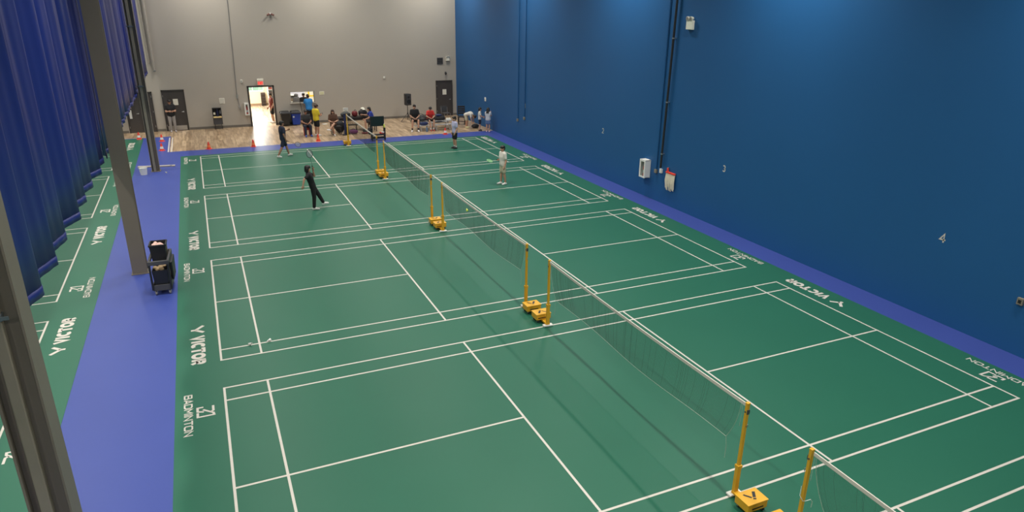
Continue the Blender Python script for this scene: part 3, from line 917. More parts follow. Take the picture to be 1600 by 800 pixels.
def open_bin(mb, cx, cy, z0, z1, w0, d0, w1, d1, th=0.012):
    for sx, sy in ((1, 0), (-1, 0), (0, 1), (0, -1)):
        n = len(mb.v)
        def corner(z, w_, d_, o):
            w_, d_ = w_/2-o, d_/2-o
            if sx:
                return [(cx+sx*w_, cy-d_, z), (cx+sx*w_, cy+d_, z)]
            return [(cx-w_, cy+sy*d_, z), (cx+w_, cy+sy*d_, z)]
        a, b = corner(z0, w0, d0, 0), corner(z1, w1, d1, 0)
        c, d = corner(z0, w0, d0, th), corner(z1, w1, d1, th)
        mb.v += a+b+c+d
        mb.f += [tuple(n+i for i in f) for f in ((0, 1, 3, 2), (4, 6, 7, 5), (2, 3, 7, 6), (0, 4, 5, 1), (0, 2, 6, 4), (1, 5, 7, 3))]
    mb.box(cx-w0/2, cx+w0/2, cy-d0/2, cy+d0/2, z0-0.002, z0+0.01)
    return mb
b1 = obj('front_bin', open_bin(MB(), 0, -0.22, 0.16, 0.63, 0.28, 0.30, 0.34, 0.38), M_BLACK, ct, False)
def heap(cx, cy, z, rx, ry, n, r, seed):
    random.seed(seed)
    mb = MB()
    for k in range(n):
        a, q = random.uniform(0, 2*PI), math.sqrt(random.random())
        mb.ball((cx+rx*q*math.cos(a), cy+ry*q*math.sin(a), z+random.uniform(-0.02, 0.03)), (r*random.uniform(.7, 1.3), r*random.uniform(.7, 1.3), r*random.uniform(.5, .9)), 8, 6)
    return mb
obj('brown_rags', heap(0, -0.23, 0.645, 0.11, 0.13, 26, 0.05, 1), mat('brown rags', (0.42, 0.30, 0.18, 1), 0.9, var=0.3, scale=20), b1)
b2 = obj('rear_bin', open_bin(MB(), -0.02, 0.20, 0.45, 1.12, 0.26, 0.30, 0.36, 0.40), M_BLACK, ct, False)
obj('pink_rags', heap(-0.02, 0.20, 1.075, 0.11, 0.12, 22, 0.05, 2), mat('pink rags', (0.75, 0.5, 0.44, 1), 0.9, var=0.25, scale=20), b2)
obj('rim', MB().box(-0.21, 0.17, -0.01, 0.02, 1.10, 1.14).box(-0.21, 0.17, 0.385, 0.415, 1.10, 1.14).box(-0.215, -0.185, 0, 0.4, 1.10, 1.14).box(0.145, 0.175, 0, 0.4, 1.10, 1.14), M_BLACK, b2, False, 0.005)
obj('side_pouch', MB().taper(0.245, 0.02, 0.3, 0.78, 0.05, 0.5, 0.07, 0.62), M_BLACK, ct, False, 0.02)
obj('mop_handle', MB().tube([(0.12, 0.36, 0.2), (0.15, 0.3, 1.02)], 0.014, 8), M_PIPE, ct)

bk = thing('bucket', 'white plastic bucket standing by the second column', 'bucket', (-2.14, 24.82, 0.0))
obj('pail', MB().lathe([(0.02, 0.006), (0.12, 0.0), (0.155, 0.27), (0.162, 0.27), (0.162, 0.285), (0.148, 0.285), (0.115, 0.015), (0.02, 0.015)], (0, 0, 0), 24), M_WHITE, bk)
obj('handle', MB().tube([(0.165*math.cos(a), 0.165*math.sin(a)*0.96, 0.25-0.10*math.sin(a)) for a in [PI+PI*i/12 for i in range(13)]][0:13], 0.005, 6), M_STEEL, bk)
pl = thing('plank', 'pale wooden plank lying on the blue floor behind the second column', 'plank', (-1.72, 26.15, 0.0), -0.17)
obj('board', MB().box(-0.72, 0.72, -0.07, 0.07, 0.001, 0.05), mat('pale board', (0.42, 0.38, 0.34, 1), 0.6), pl, False, 0.005)
obj('end_strap', MB().box(0.55, 0.6, -0.075, 0.075, 0.0, 0.055), M_STEEL, pl, False)
def shuttle(label, loc, rot, m, grp='shuttlecocks'):
    t = thing('shuttlecock', label, 'shuttlecock', loc, 0, grp)
    t.rotation_euler = rot
    obj('cork', MB().ball((0, 0, 0.013), 0.013, 10, 7), M_WHITE, t)
    obj('skirt', MB().lathe([(0.012, 0.015), (0.033, 0.085), (0.0315, 0.085), (0.010, 0.016)], (0, 0, 0), 16, False), m, t)
M_SHY = mat('yellow shuttle', (0.70, 0.78, 0.10, 1), 0.5)
shuttle('white shuttlecock on the blue floor beside the second column', (-1.36, 24.85, 0.033), (PI/2, 0, 0.6), M_WHITE)
shuttle('yellow green shuttlecock flying just in front of the second net', (6.62, 10.9, 1.42), (2.4, 0.4, 0.3), M_SHY)
shuttle('white shuttlecock lying on the near sideline of the second court, left one', (0.56, 7.70, 0.034), (PI/2, 0, 0.9), M_WHITE)
shuttle('white shuttlecock lying on the near sideline of the second court, right one', (0.93, 7.66, 0.034), (PI/2, 0, 2.1), M_WHITE)

# ------------------------------------------------------------------ bins, broom, display stand, speaker
def wheelie(label, x, y, mb_, ml, sign=False):
    t = thing('wheeled_bin', label, 'bin', (x, y, 0), 0, 'wheeled bins by the doorway')
    b = obj('body', MB().taper(0, 0, 0.04, 0.70, 0.40, 0.40, 0.50, 0.52), mb_, t, False, 0.02)
    obj('rim', MB().box(-0.27, 0.27, -0.28, 0.28, 0.66, 0.71), mb_, b, False, 0.012)
    l = obj('lid', MB().taper(0, 0, 0.71, 0.80, 0.56, 0.58, 0.46, 0.48), ml, t, False, 0.02)
    obj('lid_lip', MB().box(-0.28, 0.28, -0.31, -0.26, 0.68, 0.73), ml, l, False, 0.01)
    for s in (-1, 1):
        obj('wheel', MB().tube([(s*0.20-0.02, 0.2, 0.075), (s*0.20+0.02, 0.2, 0.075)], 0.075, 16), M_BLACK, t)
    obj('handle', MB().tube([(-0.2, 0.26, 0.72), (-0.2, 0.3, 0.78), (0.2, 0.3, 0.78), (0.2, 0.26, 0.72)], 0.015, 8), ml, t)
    if sign:
        obj('white_emblem', MB().tube([(-0.14, -0.252, 0.5), (-0.14, -0.262, 0.5)], 0.05, 14), M_WHITE, b)
wheelie('black wheeled bin beside the open doorway', 4.62, 34.82, mat('black bin plastic', (0.02, 0.02, 0.02, 1), 0.55), M_BLACK)
wheelie('blue wheeled recycling bin with a black lid', 5.20, 34.85, mat('blue bin plastic', (0.012, 0.05, 0.36, 1), 0.5), M_BLACK, True)
br = thing('broom', 'dark broom with a red brown head leaning below the serving hatch', 'broom', (5.62, 35.02, 0.0))
obj('handle', MB().tube([(0.06, -0.02, 0.14), (-0.08, 0.10, 1.32)], 0.016, 8), mat('dark broom handle', (0.05, 0.035, 0.03, 1), 0.5), br)
obj('head', MB().taper(0.06, -0.02, 0.02, 0.17, 0.32, 0.08, 0.22, 0.06), mat('red brown bristles', (0.16, 0.03, 0.03, 1), 0.9), br, False, 0.01)
ds = thing('display_stand', 'black display stand with a golden shelf on thin legs against the grey wall', 'stand', (1.10, 34.88, 0))
obj('back_panel', MB().box(-0.22, 0.22, 0.10, 0.13, 0.28, 1.14), M_BLACK, ds, False)
obj('side_panel', MB().box(-0.23, -0.21, -0.10, 0.13, 0.28, 1.15), M_BLACK, ds, False)
obj('side_panel', MB().box(0.21, 0.23, -0.10, 0.13, 0.28, 1.15), M_BLACK, ds, False)
obj('top_panel', MB().box(-0.23, 0.23, -0.10, 0.13, 1.13, 1.155), M_BLACK, ds, False)
obj('lower_cabinet', MB().box(-0.21, 0.21, -0.10, 0.10, 0.28, 0.60), M_GREYP, ds, False, 0.006)
obj('shelf', MB().box(-0.21, 0.21, -0.14, 0.10, 0.64, 0.70), mat('golden shelf', (0.85, 0.66, 0.32, 1), 0.35), ds, False)
obj('card', MB().box(-0.19, -0.09, -0.03, -0.02, 0.80, 0.92), M_PAPER, ds, False)
obj('card', MB().box(0.13, 0.20, -0.03, -0.02, 0.84, 1.02), mat('grey card', (0.2, 0.21, 0.24, 1), 0.6), ds, False)
obj('dark_bottle', MB().lathe([(0.06, 0.70), (0.06, 0.98), (0.025, 1.05), (0.025, 1.1)], (0.02, 0.0, 0), 12), mat('dark blue glass', (0.015, 0.02, 0.06, 1), 0.3), ds)
for sx in (-1, 1):
    for yy in (-0.06, 0.10):
        obj('leg', MB().tube([(sx*0.16, yy, 0.28), (sx*0.18, yy, 0.0)], 0.012, 8), M_BLACKM, ds)
obj('foot_rail', MB().tube([(-0.18, -0.06, 0.05), (0.18, -0.06, 0.05)], 0.01, 8), M_BLACKM, ds)

sp = thing('speaker_stand', 'black tripod stand under the loudspeaker', 'stand', (11.45, 33.7, 0), 0.2)
obj('pole', MB().tube([(0, 0, 0.12), (0, 0, 0.98)], 0.02, 10), M_BLACKM, sp)
for k in range(3):
    a = 2*PI*k/3+0.5
    obj('leg', MB().tube([(0.02*math.cos(a), 0.02*math.sin(a), 0.5), (0.4*math.cos(a), 0.4*math.sin(a), 0.012)], 0.012, 8), M_BLACKM, sp)
obj('collar', MB().tube([(0, 0, 0.46), (0, 0, 0.54)], 0.035, 12), M_BLACK, sp)
sk = thing('loudspeaker', 'black loudspeaker raised on a tripod against the grey wall', 'speaker', (11.45, 33.7, 0.98), 0.25)
obj('cabinet', MB().prism([(-0.19, -0.17), (0.19, -0.17), (0.12, 0.17), (-0.12, 0.17)], 0.0, 0.66), M_BLACK, sk, False, 0.03)
obj('grille', MB().box(-0.165, 0.165, -0.185, -0.17, 0.04, 0.62), M_GREYP, sk, False, 0.01)
obj('horn', MB().tube([(0, -0.186, 0.47), (0, -0.19, 0.47)], 0.07, 16), M_BLACK, sk)
obj('woofer', MB().tube([(0, -0.186, 0.22), (0, -0.19, 0.22)], 0.125, 20), M_BLACK, sk)

# ------------------------------------------------------------------ benches, chairs, tables and bags at the far end
M_ALU = mat('pale aluminium', (0.55, 0.55, 0.54, 1), 0.38, 0.6)
bl = thing('bleacher', 'low aluminium two-row bleacher near the blue wall', 'bench', (11.95, 30.55, 0), -0.03)
obj('foot_plank', MB().box(-1.05, 1.1, -0.24, 0.04, 0.285, 0.32), M_ALU, bl, False, 0.008)
obj('seat_plank', MB().box(-1.08, 1.20, 0.14, 0.42, 0.44, 0.475), M_ALU, bl, False, 0.008)
obj('rear_plank', MB().box(-0.75, 1.15, 0.52, 0.80, 0.29, 0.32), M_ALU, bl, False, 0.008)
for x in (-0.68, 0.2, 0.98):
    f = MB()
    f.box(x-0.025, x+0.025, -0.22, 0.80, 0.0, 0.04)
    f.box(x-0.025, x+0.025, -0.12, -0.07, 0.04, 0.285)
    f.box(x-0.025, x+0.025, 0.26, 0.31, 0.04, 0.44)
    f.box(x-0.025, x+0.025, 0.64, 0.69, 0.04, 0.29)
    obj('frame', f, M_ALU, bl, False)

def chair(label, loc, rz, seat_h, back_h, w_, m, slats=3, name='chair', grp=None):
    t = thing(name, label, 'chair', loc, rz, grp)
    h = w_/2
    obj('seat', MB().box(-h, h, -h, h, seat_h-0.03, seat_h+0.01), m, t, False, 0.012)
    for sx in (-1, 1):
        obj('leg', MB().taper(sx*(h-0.03), -(h-0.03), 0, seat_h-0.03, 0.035, 0.035, 0.045, 0.045), m, t, False)
        obj('leg', MB().taper(sx*(h-0.03), h-0.03, 0, seat_h-0.03, 0.035, 0.035, 0.045, 0.045, 0, -0.01), m, t, False)
        obj('back_post', MB().taper(sx*(h-0.03), h-0.03, seat_h, back_h, 0.04, 0.04, 0.035, 0.035, 0, 0.06), m, t, False)
    for k in range(slats):
        z = seat_h+0.16+(back_h-seat_h-0.22)*k/max(1, slats-1)
        obj('back_slat', MB().box(-h+0.02, h-0.02, h-0.03, h-0.005, z-0.04, z+0.05), m, t, False, 0.006)
    obj('stretcher', MB().box(-h+0.03, h-0.03, -(h-0.015), -(h-0.035), seat_h*0.4, seat_h*0.4+0.03), m, t, False)
    return t
M_DWOOD = mat('black brown wood', (0.018, 0.014, 0.013, 1), 0.5)
chair('dark wooden ladder back chair standing against the blue wall', (14.12, 31.75, 0), -0.25, 0.46, 1.05, 0.44, M_DWOOD, 4, 'ladder_back_chair')
sc_ = thing('stacking_chair', 'grey plastic chair in front of the right grey-wall door', 'chair', (13.75, 33.5, 0), 0.15)
obj('seat', MB().box(-0.22, 0.22, -0.22, 0.20, 0.42, 0.45), M_GREYP, sc_, False, 0.02)
obj('backrest', MB().box(-0.23, 0.23, 0.19, 0.215, 0.52, 0.84, Matrix.Rotation(-0.12, 4, 'X')), M_GREYP, sc_, False, 0.05)
for sx in (-1, 1):
    obj('leg', MB().tube([(sx*0.2, -0.2, 0.42), (sx*0.22, -0.24, 0.0)], 0.012, 8), M_STEEL, sc_)
    obj('leg', MB().tube([(sx*0.2, 0.22, 0.75), (sx*0.2, 0.18, 0.42), (sx*0.22, 0.26, 0.0)], 0.012, 8), M_STEEL, sc_)
def stool(label, loc, rz, w_, d_, h_, m, grp=None):
    t = thing('stool', label, 'stool', loc, rz, grp)
    obj('seat', MB().box(-w_/2, w_/2, -d_/2, d_/2, h_-0.05, h_), m, t, False, 0.015)
    for sx in (-1, 1):
        for sy in (-1, 1):
            obj('leg', MB().taper(sx*(w_/2-0.03), sy*(d_/2-0.03), 0, h_-0.05, 0.035, 0.035, 0.045, 0.045), m, t, False)
    obj('rail', MB().box(-w_/2+0.02, w_/2-0.02, -d_/2+0.02, -d_/2+0.045, h_-0.12, h_-0.05).box(-w_/2+0.02, w_/2-0.02, d_/2-0.045, d_/2-0.02, h_-0.12, h_-0.05), m, t, False)
stool('black square stool under the woman with crossed legs', (6.76, 31.10, 0), 0.05, 0.50, 0.42, 0.45, M_DWOOD)
stool('red stool under the man in the dark grey shirt', (5.28, 31.35, 0), 0.0, 0.32, 0.32, 0.42, mat('red stool plastic', (0.42, 0.04, 0.035, 1), 0.5))
stool('dark stool under the person in blue at the bag table', (8.80, 31.45, 0), 0.1, 0.40, 0.36, 0.44, M_DWOOD)

def table(label, loc, rz, L, D, H, m):
    t = thing('folding_table', label, 'table', loc, rz)
    obj('table_top', MB().box(-L/2, L/2, -D/2, D/2, H-0.045, H), m, t, False, 0.008)
    obj('apron', MB().box(-L/2+0.03, L/2-0.03, -D/2+0.02, -D/2+0.04, H-0.16, H-0.045).box(-L/2+0.03, L/2-0.03, D/2-0.04, D/2-0.02, H-0.16, H-0.045), m, t, False)
    for sx in (-1, 1):
        for sy in (-1, 1):
            obj('leg', MB().tube([(sx*(L/2-0.08), sy*(D/2-0.06), H-0.05), (sx*(L/2-0.08), sy*(D/2-0.06), 0)], 0.018, 8), m, t)
        obj('foot_bar', MB().tube([(sx*(L/2-0.08), -D/2+0.06, 0.12), (sx*(L/2-0.08), D/2-0.06, 0.12)], 0.012, 8), m, t)
table('long dark table covered with bags behind the far net', (8.0, 32.1, 0), 0.0, 1.9, 0.65, 0.74, M_DWOOD)
bn = thing('low_bench', 'low dark bench in front of the bag table', 'bench', (7.62, 31.35, 0))
obj('seat', MB().box(-0.40, 0.34, -0.14, 0.14, 0.40, 0.44), M_DWOOD, bn, False, 0.008)
for sx in (-0.34, 0.28):
    for sy in (-0.1, 0.1):
        obj('leg', MB().tube([(sx, sy, 0.4), (sx, sy, 0)], 0.016, 8), M_DWOOD, bn)
def bag(label, loc, rz, L, D, H, m, strap=True, name='sports_bag', grp='bags at the far end', lean=0.0):
    t = thing(name, label, 'bag', loc, rz, grp)
    mb = MB()
    n = 14
    prof = []
    for i in range(9):
        u = -1+2*i/8.0
        k = max(0.25, (1-abs(u)**3.2))**0.5
        prof.append([(L/2*u, D/2*k*math.copysign(abs(math.cos(a))**0.6, math.cos(a)), H/2+H/2*k*math.copysign(abs(math.sin(a))**0.6, math.sin(a))) for a in [2*PI*j/n for j in range(n)]])
    for r_ in prof:
        mb.v += r_
    for i in range(8):
        for j in range(n):
            mb.f.append((i*n+j, i*n+(j+1) % n, (i+1)*n+(j+1) % n, (i+1)*n+j))
    mb.f.append(tuple(range(n)))
    mb.f.append(tuple(8*n+j for j in reversed(range(n))))
    obj('bag_body', mb, m, t)
    if strap:
        obj('strap', MB().tube([(-L*0.25, -D*0.2, H*0.9), (-L*0.18, -D*0.25, H*1.15), (0, -D*0.25, H*1.25), (L*0.18, -D*0.25, H*1.15), (L*0.25, -D*0.2, H*0.9)], 0.012, 6), M_BLACK, t)
    obj('zip', MB().box(-L*0.32, L*0.32, -0.008, 0.008, H*0.985, H*1.005), M_STEEL, t, False)
    return t
M_BAGK = mat('black nylon', (0.016, 0.016, 0.02, 1), 0.6)
M_BAGG = mat('grey nylon', (0.05, 0.055, 0.055, 1), 0.6)
M_BAGR = mat('dark red nylon', (0.16, 0.015, 0.02, 1), 0.6)
M_BAGP = mat('purple nylon', (0.14, 0.012, 0.11, 1), 0.6)
M_BAGN = mat('navy nylon', (0.015, 0.03, 0.11, 1), 0.6)
TZ = 0.742
bag('dark grey sports bag at the left end of the bag table', (7.50, 32.1, TZ), 0.1, 0.50, 0.30, 0.26, M_BAGG)
bag('dark red sports bag in the middle of the bag table', (8.00, 32.08, TZ), 0.3, 0.28, 0.3, 0.30, M_BAGR)
bag('black sports bag at the right end of the bag table', (8.45, 32.1, TZ), -0.1, 0.46, 0.32, 0.34, M_BAGK)
bag('black backpack slumped behind the seated woman', (7.06, 31.62, 0.0), 0.2, 0.50, 0.30, 0.62, M_BAGK, True, 'backpack')
bag('purple bag on the floor under the bag table', (7.62, 30.95, 0.0), 0.1, 0.50, 0.3, 0.22, M_BAGP)
bag('dark red bag lying on the floor right of the purple bag', (8.22, 30.75, 0.0), 0.0, 0.34, 0.22, 0.10, M_BAGR)
bag('grey racket bag on the bleacher between the man in black and the boy in red', (11.44, 30.86, 0.477), 0.05, 0.40, 0.26, 0.20, M_BAGG)
bag('black duffel bag on the bleacher right of the boy in red', (12.50, 30.86, 0.477), -0.05, 0.56, 0.26, 0.22, M_BAGK)
bag('navy duffel bag on the low bleacher plank left of the boy in red', (11.42, 30.44, 0.322), 0.0, 0.46, 0.2, 0.18, M_BAGN)
bag('large grey oval racket bag standing behind the man in black', (11.45, 31.22, 0.322), 0.0, 0.80, 0.24, 0.42, M_BAGG)
bag('large black bag standing behind the bleacher right of the boy in red', (12.55, 31.22, 0.322), 0.0, 0.66, 0.24, 0.40, M_BAGK)
bag('black bag on the floor between the children by the blue wall', (14.42, 30.35, 0.0), 0.2, 0.42, 0.28, 0.22, M_BAGK)
bag('dark blue pouch on top of the bags behind the boy in red', (12.42, 30.86, 0.705), 0.1, 0.34, 0.2, 0.11, M_BAGN, False)
cl = thing('folded_clothes', 'white folded clothes on the right end of the bleacher', 'clothes', (12.98, 30.82, 0.476))
obj('cloth_layer', MB().taper(0, 0, 0, 0.05, 0.28, 0.26, 0.26, 0.22), M_WHITE, cl, False, 0.015)
obj('cloth_layer', MB().taper(0.01, 0.0, 0.05, 0.09, 0.24, 0.22, 0.2, 0.18), M_PAPER, cl, False, 0.015)
bt = thing('water_bottle', 'blue grey bottle standing on the floor before the bleacher', 'bottle', (11.50, 30.15, 0))
obj('body', MB().lathe([(0.05, 0), (0.055, 0.02), (0.055, 0.2), (0.03, 0.24), (0.03, 0.26)], (0, 0, 0), 14), mat('blue bottle', (0.12, 0.2, 0.3, 1), 0.3), bt)
obj('cap', MB().lathe([(0.033, 0.26), (0.033, 0.3)], (0, 0, 0), 12), M_BLACK, bt)
bxx = thing('cardboard_box', 'white box standing at the back of the bag table', 'box', (7.58, 32.38, TZ), 0.05)
obj('carton', MB().box(-0.13, 0.13, -0.04, 0.04, 0, 0.44), M_PAPER, bxx, False, 0.006)
obj('flap', MB().box(-0.13, 0.13, -0.045, -0.04, 0.36, 0.44), M_WHITE, bxx, False)
hp = thing('cap', 'pale cap resting on the bags on the table', 'cap', (8.46, 32.1, TZ+0.335), 0.3)
obj('crown', MB().ball((0, 0, 0.05), (0.11, 0.12, 0.09), 12, 8), M_PAPER, hp)
obj('brim', MB().ball((0, -0.13, 0.03), (0.09, 0.09, 0.012), 12, 6), M_PAPER, hp)
pst = thing('upright_post', 'dark blue upright post on a flat black foot behind the far net post', 'post', (7.18, 30.72, 0))
obj('shaft', MB().tube([(0, 0, 0.03), (0, 0, 1.10)], 0.06, 14), mat('navy paint', (0.012, 0.022, 0.085, 1), 0.5), pst)
obj('foot', MB().box(-0.16, 0.14, -0.14, 0.14, 0.0, 0.05), M_BLACK, pst, False, 0.015)
obj('cap', MB().tube([(0, 0, 1.10), (0, 0, 1.13)], 0.065, 14), M_BLACK, pst)
obj('side_bag', MB().taper(0.1, 0.02, 0.05, 0.45, 0.2, 0.2, 0.16, 0.18), M_BLACK, pst, False, 0.03)

st = thing('score_stand', 'black wooden stand with a wide dark board and low shelf by the far net', 'stand', (8.45, 28.72, 0), -0.03)
hx = 0.33
obj('board', MB().box(-hx, hx, 0.08, 0.12, 0.70, 1.20), mat('dark green board', (0.008, 0.018, 0.02, 1), 0.4), st, False, 0.006)
obj('shelf', MB().box(-hx, hx, -0.16, 0.14, 0.26, 0.31), M_BLACK, st, False, 0.006)
for sx in (-1, 1):
    obj('post', MB().box(sx*hx-0.025, sx*hx+0.025, 0.06, 0.13, 0.06, 1.20), M_BLACK, st, False)
    obj('post', MB().box(sx*hx-0.025, sx*hx+0.025, -0.17, -0.12, 0.06, 0.62), M_BLACK, st, False)
    obj('arm', MB().box(sx*hx-0.025, sx*hx+0.025, -0.17, 0.10, 0.60, 0.64), M_BLACK, st, False)
    for yy in (-0.14, 0.09):
        obj('caster', MB().tube([(sx*hx-0.015, yy, 0.032), (sx*hx+0.015, yy, 0.032)], 0.03, 12), M_BLACK, st)
obj('lower_rail', MB().box(-hx, hx, -0.165, -0.14, 0.10, 0.22), M_BLACK, st, False)
bag('black pouch hanging at the left side of the black stand', (8.02, 28.76, 0.315), 1.54, 0.26, 0.14, 0.36, M_BAGK, False)
rw = thing('towel', 'red and white towel crumpled on the low shelf of the black stand', 'towel', (8.62, 28.70, 0.31))
obj('red_cloth', heap(0, 0, 0.05, 0.09, 0.05, 9, 0.05, 5), mat('red towel', (0.7, 0.06, 0.06, 1), 0.9), rw)
obj('white_cloth', heap(0.08, 0.0, 0.07, 0.05, 0.04, 7, 0.045, 6), M_WHITE, rw)
tb = thing('drink_bottle', 'yellow green drink bottle on the right arm of the black stand', 'bottle', (8.77, 28.66, 0.642))
obj('body', MB().lathe([(0.03, 0), (0.033, 0.01), (0.033, 0.14), (0.02, 0.17)], (0, 0, 0), 12), M_SHY, tb)
obj('cap', MB().lathe([(0.02, 0.17), (0.02, 0.2)], (0, 0, 0), 12), M_WHITE, tb)
ps = thing('paper_sheet', 'white paper sheet on the wood floor below the hatch', 'paper', (6.75, 34.6, 0.001), 0.3)
obj('sheet', MB().box(-0.15, 0.15, -0.1, 0.1, 0, 0.004), M_WHITE, ps, False)

# ------------------------------------------------------------------ lobby and reception contents
rk = thing('display_rack', 'tall dark display rack against the cream lobby wall', 'rack', (4.25, 43.3, 0))
obj('rack_body', MB().box(-0.14, 0.14, 0.02, 0.25, 0, 0.86), mat('dark brown wood', (0.07, 0.045, 0.035, 1), 0.5), rk, False)
for k in range(4):
    obj('shelf', MB().box(-0.15, 0.15, -0.1, 0.05, 0.1+0.21*k, 0.12+0.21*k), M_DWOOD, rk, False)
rk2 = thing('shoe_shelf', 'narrow white shelf of small dark goods deep in the lobby', 'shelf', (4.55, 41.2, 0))
obj('frame', MB().box(-0.16, -0.13, -0.15, 0.15, 0, 1.5).box(0.13, 0.16, -0.15, 0.15, 0, 1.5).box(-0.16, 0.16, 0.13, 0.15, 0, 1.5), M_WHITE, rk2, False)
for k in range(5):
    obj('shelf', MB().box(-0.13, 0.13, -0.15, 0.13, 0.1+0.3*k, 0.12+0.3*k), M_WHITE, rk2, False)
random.seed(11)
for k in range(5):
    g = thing('shop_item', 'small dark boxed item on the %s shelf of the narrow lobby shelf unit' % ['lowest', 'second', 'middle', 'fourth', 'top'][k], 'box', (4.55, 41.18, 0.121+0.3*k), 0, 'goods on the lobby shelf')
    obj('carton', MB().box(-0.1, 0.1, -0.1, 0.08, 0, 0.16), mat('dark carton %d' % (k % 3), ((0.05, 0.03, 0.03, 1), (0.2, 0.03, 0.02, 1), (0.03, 0.04, 0.1, 1))[k % 3], 0.6), g, False)
    obj('carton_lid', MB().box(-0.105, 0.105, -0.105, 0.085, 0.13, 0.17), M_GREYP, g, False)
rd = thing('reception_desk', 'pale reception desk behind the serving hatch', 'desk', (5.9, 36.4, 0))
obj('desk_top', MB().box(-1.0, 1.2, -0.3, 0.3, 0.72, 0.76), M_PAPER, rd, False)
for sx in (-0.95, 1.12):
    obj('desk_side', MB().box(sx-0.02, sx+0.02, -0.28, 0.28, 0, 0.72), M_PAPER, rd, False)
oc = thing('office_chair', 'dark grey office chair behind the serving hatch', 'chair', (5.75, 37.6, 0), 0.2)
obj('seat', MB().box(-0.24, 0.24, -0.24, 0.24, 0.45, 0.53), M_GREYP, oc, False, 0.03)
obj('backrest', MB().ball((0, 0.24, 0.92), (0.24, 0.06, 0.34), 16, 10), M_GREYP, oc)
obj('headrest', MB().ball((0, 0.24, 1.30), (0.13, 0.05, 0.1), 12, 8), M_GREYP, oc)
obj('stem', MB().tube([(0, 0, 0.08), (0, 0, 0.45)], 0.03, 10), M_STEEL, oc)
for k in range(5):
    a = 2*PI*k/5
    obj('base_spoke', MB().tube([(0, 0, 0.09), (0.28*math.cos(a), 0.28*math.sin(a), 0.05)], 0.02, 8), M_BLACK, oc)
sh = thing('storage_shelf', 'shelf of dark goods behind the serving hatch', 'shelf', (5.25, 38.7, 0))
obj('frame', MB().box(-0.5, -0.47, -0.2, 0.2, 0, 1.25).box(0.47, 0.5, -0.2, 0.2, 0, 1.25).box(-0.5, 0.5, 0.18, 0.2, 0, 1.25), M_WHITE, sh, False)
for k in range(4):
    obj('shelf', MB().box(-0.47, 0.47, -0.2, 0.18, 0.05+0.38*k, 0.08+0.38*k), M_WHITE, sh, False)
for k, (dx, zz, cc) in enumerate(((-0.25, 0.462, (0.05, 0.05, 0.05, 1)), (0.2, 0.462, (0.12, 0.1, 0.08, 1)), (-0.2, 0.842, (0.03, 0.03, 0.035, 1)), (0.22, 0.842, (0.16, 0.12, 0.08, 1)))):
    g = thing('storage_box', ['black box on the left of the middle reception shelf', 'brown box on the right of the middle reception shelf', 'black box on the left of the upper reception shelf', 'tan box on the right of the upper reception shelf'][k], 'box', (5.25+dx, 38.68, zz), 0, 'boxes on the reception shelf')
    obj('carton', MB().box(-0.18, 0.18, -0.14, 0.14, 0, 0.24), mat('reception carton %d' % k, cc, 0.7), g, False)
    obj('carton_lid', MB().box(-0.185, 0.185, -0.145, 0.145, 0.18, 0.25), M_GREYP, g, False)
yp = thing('poster', 'yellow poster on the reception wall seen through the hatch', 'poster', (7.05, 39.6, 0.95))
obj('sheet', MB().box(-0.4, 0.4, -0.01, -0.001, 0, 0.6), mat('yellow poster', (0.85, 0.62, 0.03, 1), 0.6), yp, False)
obj('print_panel', MB().box(-0.3, 0.0, -0.013, -0.01, 0.1, 0.35), M_PAPER, yp, False)
wbd = thing('whiteboard', 'pale whiteboard on the reception wall seen through the hatch', 'whiteboard', (6.0, 39.6, 0.8))
obj('panel', MB().box(-0.5, 0.45, -0.015, -0.001, 0, 0.7), mat('cool white board', (0.7, 0.72, 0.85, 1), 0.3), wbd, False)
obj('tray', MB().box(-0.4, 0.4, -0.06, -0.015, -0.03, 0), M_STEEL, wbd, False)

# ------------------------------------------------------------------ people
_sph = []
for _i in range(1, 6):
    for _k in range(9):
        _t, _p = PI*_i/6, 2*PI*_k/9+0.3*_i
        _sph.append(Vector((math.sin(_t)*math.cos(_p), math.sin(_t)*math.sin(_p), math.cos(_t))))
_sph += [Vector((0, 0, 1)), Vector((0, 0, -1))]
def hull(bm, balls):
    vs_ = []
    for c, r in balls:
        rr = Vector(r) if isinstance(r, (tuple, list)) else Vector((r, r, r))
        for d in _sph:
            vs_.append(bm.verts.new(Vector(c)+Vector((d.x*rr.x, d.y*rr.y, d.z*rr.z))))
    res = bmesh.ops.convex_hull(bm, input=vs_)
    dead = list({g for g in res['geom_interior']+res['geom_unused'] if isinstance(g, bmesh.types.BMVert)})
    bmesh.ops.delete(bm, geom=[v for v in dead if v.is_valid], context='VERTS')
def blob(hulls, voxel=0.012, ratio=0.3, it=3):
    bm = bmesh.new()
    for h in hulls:
        hull(bm, h)
    me = bpy.data.meshes.new('tmp')
    bm.to_mesh(me)
    bm.free()
    o = bpy.data.objects.new('tmp', me)
    col.objects.link(o)
    r = o.modifiers.new('r', 'REMESH')
    r.mode = 'VOXEL'
    r.voxel_size = voxel
    s = o.modifiers.new('s', 'SMOOTH')
    s.iterations = it
    s.factor = 0.5
    d = o.modifiers.new('d', 'DECIMATE')
    d.ratio = ratio
    dg = bpy.context.evaluated_depsgraph_get()
    out = bpy.data.meshes.new_from_object(o.evaluated_get(dg))
    bpy.data.objects.remove(o)
    bpy.data.meshes.remove(me)
    return out

